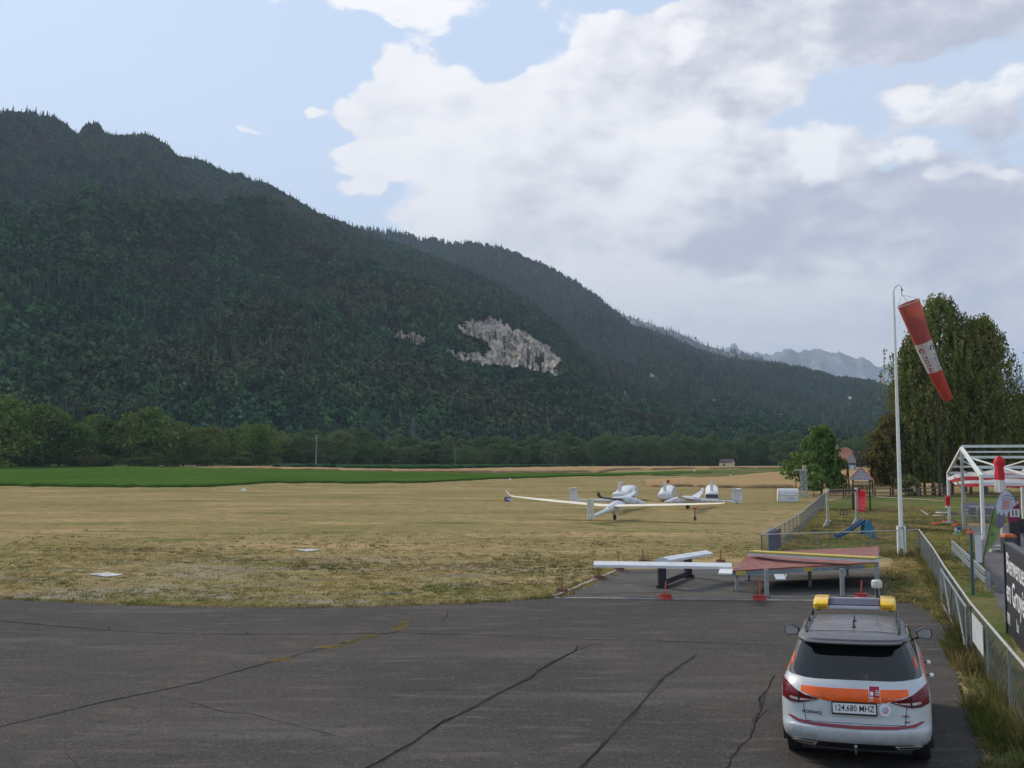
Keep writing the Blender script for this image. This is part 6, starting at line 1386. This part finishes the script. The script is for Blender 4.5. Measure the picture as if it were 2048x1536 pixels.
park_tree('weeping birch left in the group, its crown right behind the windsock mast', 1836, 990, 672, 105, 'birch', L_BIRCH, M_BIRCHB, 19000, 5, .18, .14, 'birch_tree')
park_tree('slim weeping birch between the two tallest birches', 1930, 984, 650, 150, 'birch', L_BIRCH, M_BIRCHB, 12000, 15, .18, .12, 'birch_tree')
park_tree('olive coloured open tree between the play tower and the birches', 1786, 990, 832, 95, 'birch', L_OLIVE, M_BARK, 15000, 6, .19, .22, 'tree')
park_tree('bright green tree in front of the farmhouse at the end of the long fence', 1643, 990, 854, 84, 'birch', L_BRIGHT, M_BARK, 9500, 7, .22, .14, 'tree')
park_tree('young sapling with loose crown beside the lattice tower', 1592, 992, 905, 52, 'clump', L_BRIGHT, M_BARK, 520, 8, .26, .34, 'tree', branches=14)
park_tree('low green sapling crowded between the lattice tower and the bright tree', 1628, 994, 928, 46, 'clump', L_BRIGHT, M_BARK, 560, 9, .26, .18, 'tree', branches=12)
park_tree('round tree at the far right edge beyond the pavilion', 2060, 985, 790, 130, 'birch', L_BIRCH, M_BARK, 26000, 11, .2, .10, 'tree')
park_tree('small bush under the olive tree beside the log edging', 1815, 992, 950, 40, 'clump', L_BIRCH, M_BARK, 1800, 10, .25, .02, 'bush', branches=8)
for px_, pb, s in ((1850, 989, 21), (1866, 990, 22), (1905, 990, 23), (1942, 990, 24), (1880, 992, 25)):
    q = G(px_, pb); t = thing('bare_tree', 'dark bare lower stem among the birches', 'tree', q, 0, 'dark stems standing among the birches'); branchy(12, 5, s, .17, .1, .6).build('trunk', M_BARK, t, smooth=True)

# ============================================================ GRASS TUFTS AND WEEDS
def tuft(seed, n, h, wd, spread, lean=.5):
    r = np.random.RandomState(seed); V = []; Fc = []
    for i in range(n):
        a = r.rand()*6.28; rr = spread*r.rand()**.5; x, y = rr*math.cos(a), rr*math.sin(a); hh_ = h*(.5+.6*r.rand()); l = lean*hh_*r.rand(); b = r.rand()*6.28; c, s = math.cos(b)*wd/2, math.sin(b)*wd/2; k = len(V)
        V += [(x-c, y-s, -.01), (x+c, y+s, -.01), (x+math.cos(a)*l*.5+c*.7, y+math.sin(a)*l*.5+s*.7, hh_*.6), (x+math.cos(a)*l, y+math.sin(a)*l, hh_)]; Fc.append((k, k+1, k+2, k+3))
    return np.array(V), np.array(Fc)
L_DRY = leafmat('dry_grass_blades', (.42, .31, .14), (.33, .27, .11), (.17, .18, .065), .22, inst=True, trans=.15)
L_WEED = leafmat('weed_blades', (.26, .20, .09), (.12, .14, .04), (.09, .10, .035), .8, inst=True, trans=.25)
gk = var_objs([tuft(i, 16, .040, .014, .12, 1.6) for i in range(3)]+[tuft(5, 22, .08, .016, .09, 1.0)], L_DRY)
wk = var_objs([tuft(10, 26, .36, .012, .14, .8), tuft(11, 22, .50, .010, .12, .7), tuft(12, 30, .22, .020, .18, 1.1), tuft(13, 14, .62, .008, .10, .5)], L_WEED)
rt = np.random.RandomState(8)
def to_world(px_, py_): 
    q = [G(a, b) for a, b in zip(px_, py_)]; return np.array([tuple(v) for v in q])
def pts_region(n, poly, seed):
    """random ground points inside a polygon given in ground coordinates"""
    P_ = np.array(poly); r = np.random.RandomState(seed); x = P_[:, 0].min()+r.rand(n*4)*(np.ptp(P_[:, 0])); y = P_[:, 1].min()+r.rand(n*4)*(np.ptp(P_[:, 1])); k = inpoly(x, y, [tuple(p) for p in P_])
    return np.stack([x[k], y[k], np.zeros(k.sum())], -1)[:n]
ap = [tuple(p) for p in poly] if False else [(p.x, p.y) for p in edge_fine]
air = [(p.x, p.y) for p in [G(*q) for q in front_edge[1:]]]+[(slab_w[1].x, slab_w[1].y)]+[(G(1250, 1128).x, G(1250, 1128).y), (G(1520, 1100).x, 42), (20, 62), (-28, 62)]
p = pts_region(60000, air, 1); 
dens_ = fbm(p[:, 0]*.25+3, p[:, 1]*.5, 4); nearb = np.exp(-(p[:, 1]-28)/9); keep = rt.rand(len(p)) < np.clip(.62+dens_*.8, .15, 1)*np.clip(1.0-(p[:, 1]-28)/33, .0, 1)**1.5; p = p[keep]
hue = np.clip(.35+fbm(p[:, 0]*.15, p[:, 1]*.4+9, 4)*1.6+rt.rand(len(p))*.35-.1, 0, 1)
tag(scatter('dry_grass', p, .6+.9*rt.rand(len(p)), rt.rand(len(p))*6.28, hue, rt.choice([0, 1, 2, 3], len(p), p=[.32, .32, .28, .08]), gk), kind='stuff')
# fringe along the apron edge, the slab and the kerb
E = []
def fringe(a, b, n, sp):
    for _ in range(n): u = rt.rand(); q_ = Vector(a).lerp(Vector(b), u); E.append((q_.x+rt.randn()*sp, q_.y+rt.randn()*sp*.8+sp*.7, 0))
fe = [G(*q) for q in front_edge[1:]]
for a, b in zip(fe[:-1], fe[1:]): fringe(a, b, int((b-a).length*26), .10)
fringe(slab_w[0], slab_w[1], 500, .12); fringe(slab_w[2], slab_w[3], 300, .15); fringe(G(1796, 1204), G(1850, 1204), 500, .12); fringe(G(1850, 1204), G(1885, 1222), 500, .15); fringe(G(1885, 1222), G(1903, 1250), 400, .10)
E = np.array(E); tag(scatter('dry_grass', E, .8+1.0*rt.rand(len(E)), rt.rand(len(E))*6.28, rt.rand(len(E))*.35, rt.choice([0, 1, 2, 3], len(E), p=[.28, .28, .28, .16]), gk), kind='stuff')
# lawn behind the slab and round the mast
lw = [tuple(G(*q))[:2] for q in ((1775, 1139), (1780, 1203), (1850, 1203), (1890, 1225), (1893, 1160), (1838, 1119), (1700, 1090), (1535, 1104), (1640, 1018), (1850, 1012), (1930, 1050), (1960, 1110), (1990, 1180), (1960, 1190), (1900, 1135), (1838, 1119), (1790, 1117))]
p = pts_region(22000, lw, 3); hue = np.clip(.6+fbm(p[:, 0]*.3, p[:, 1]*.4+2, 4)*1.6, 0, 1)
tag(scatter('lawn_grass', p, .6+1.0*rt.rand(len(p)), rt.rand(len(p))*6.28, hue, rt.choice([0, 1, 2, 3], len(p), p=[.28, .28, .28, .16]), gk), kind='stuff')
# weeds along the fence foot
wp = [tuple(G(*q))[:2] for q in ((1893, 1300), (1905, 1262), (1925, 1262), (1960, 1290), (1995, 1345), (2040, 1400), (2110, 1480), (2130, 1700), (2000, 1700), (1965, 1520), (1950, 1460), (1925, 1395), (1912, 1345))]
p = pts_region(3600, wp, 4); dn = fbm(p[:, 0]*.8, p[:, 1]*.8, 3); p = p[rt.rand(len(p)) < np.clip(.55+dn*1.8, .08, 1)]; hue = np.clip(.22+fbm(p[:, 0]*.9+5, p[:, 1]*.9, 3)*1.8+rt.rand(len(p))*.2, 0, 1)
tag(scatter('weeds', p, .18+.55*rt.rand(len(p))**1.6, rt.rand(len(p))*6.28, hue, rt.choice([0, 1, 2, 3], len(p), p=[.3, .25, .3, .15]), wk), kind='stuff')
W2 = []
for d in np.linspace(0, cumR[-1]*.9, 900): q_ = atR(d); W2.append((q_.x+rt.randn()*.16+.1, q_.y+rt.randn()*.1, 0))
W2 = np.array(W2); tag(scatter('weeds', W2, .25+.55*rt.rand(len(W2)), rt.rand(len(W2))*6.28, rt.rand(len(W2))*.8, rt.choice([0, 1, 2, 3], len(W2), p=[.3, .25, .25, .2]), wk), kind='stuff')
# rough grass round the mast foot and yellow grass growing out of the apron seam
q_ = G(1801, 1112); W3 = np.array([(q_.x+rt.randn()*.7, q_.y+rt.randn()*.4, 0) for _ in range(160)]); tag(scatter('weeds', W3, .25+.45*rt.rand(160), rt.rand(160)*6.28, rt.rand(160)*.35, rt.choice([0, 1, 3], 160), wk), kind='stuff')
C3 = []
for a, b, n in (((545, 1324), (575, 1318), 60), ((640, 1298), (680, 1292), 110), ((690, 1288), (745, 1275), 60), ((735, 1276), (755, 1273), 70), ((795, 1262), (803, 1255), 60), ((796, 1254), (808, 1252), 50), ((803, 1249), (811, 1243), 40)):
    A_, B_ = G(*a), G(*b)
    for _ in range(n): u = rt.rand(); v_ = A_.lerp(B_, u); C3.append((v_.x+rt.randn()*.05, v_.y+rt.randn()*.06, .012))
C3 = np.array(C3); tag(scatter('seam_grass', C3, .35+.4*rt.rand(len(C3)), rt.rand(len(C3))*6.28, rt.rand(len(C3))*.5, rt.choice([0, 1, 2], len(C3)), gk), kind='stuff')
# ============================================================ HAZE
hb = MB().box((0, 5000, 1000), (25000, 21000, 2004)); 
hv = []
bm_ = hb.build('haze', None)
hm = bpy.data.materials.new('haze_air'); hm.use_nodes = True; ht = hm.node_tree; ht.nodes.clear()
pv = ht.nodes.new('ShaderNodeVolumePrincipled'); pv.inputs['Color'].default_value = (.62, .77, 1.0, 1); pv.inputs['Density'].default_value = HAZE_D; pv.inputs['Anisotropy'].default_value = .0
ho = ht.nodes.new('ShaderNodeOutputMaterial'); ht.links.new(pv.outputs[0], ho.inputs['Volume'])
bm_.data.materials.append(hm); tag(bm_, kind='stuff')
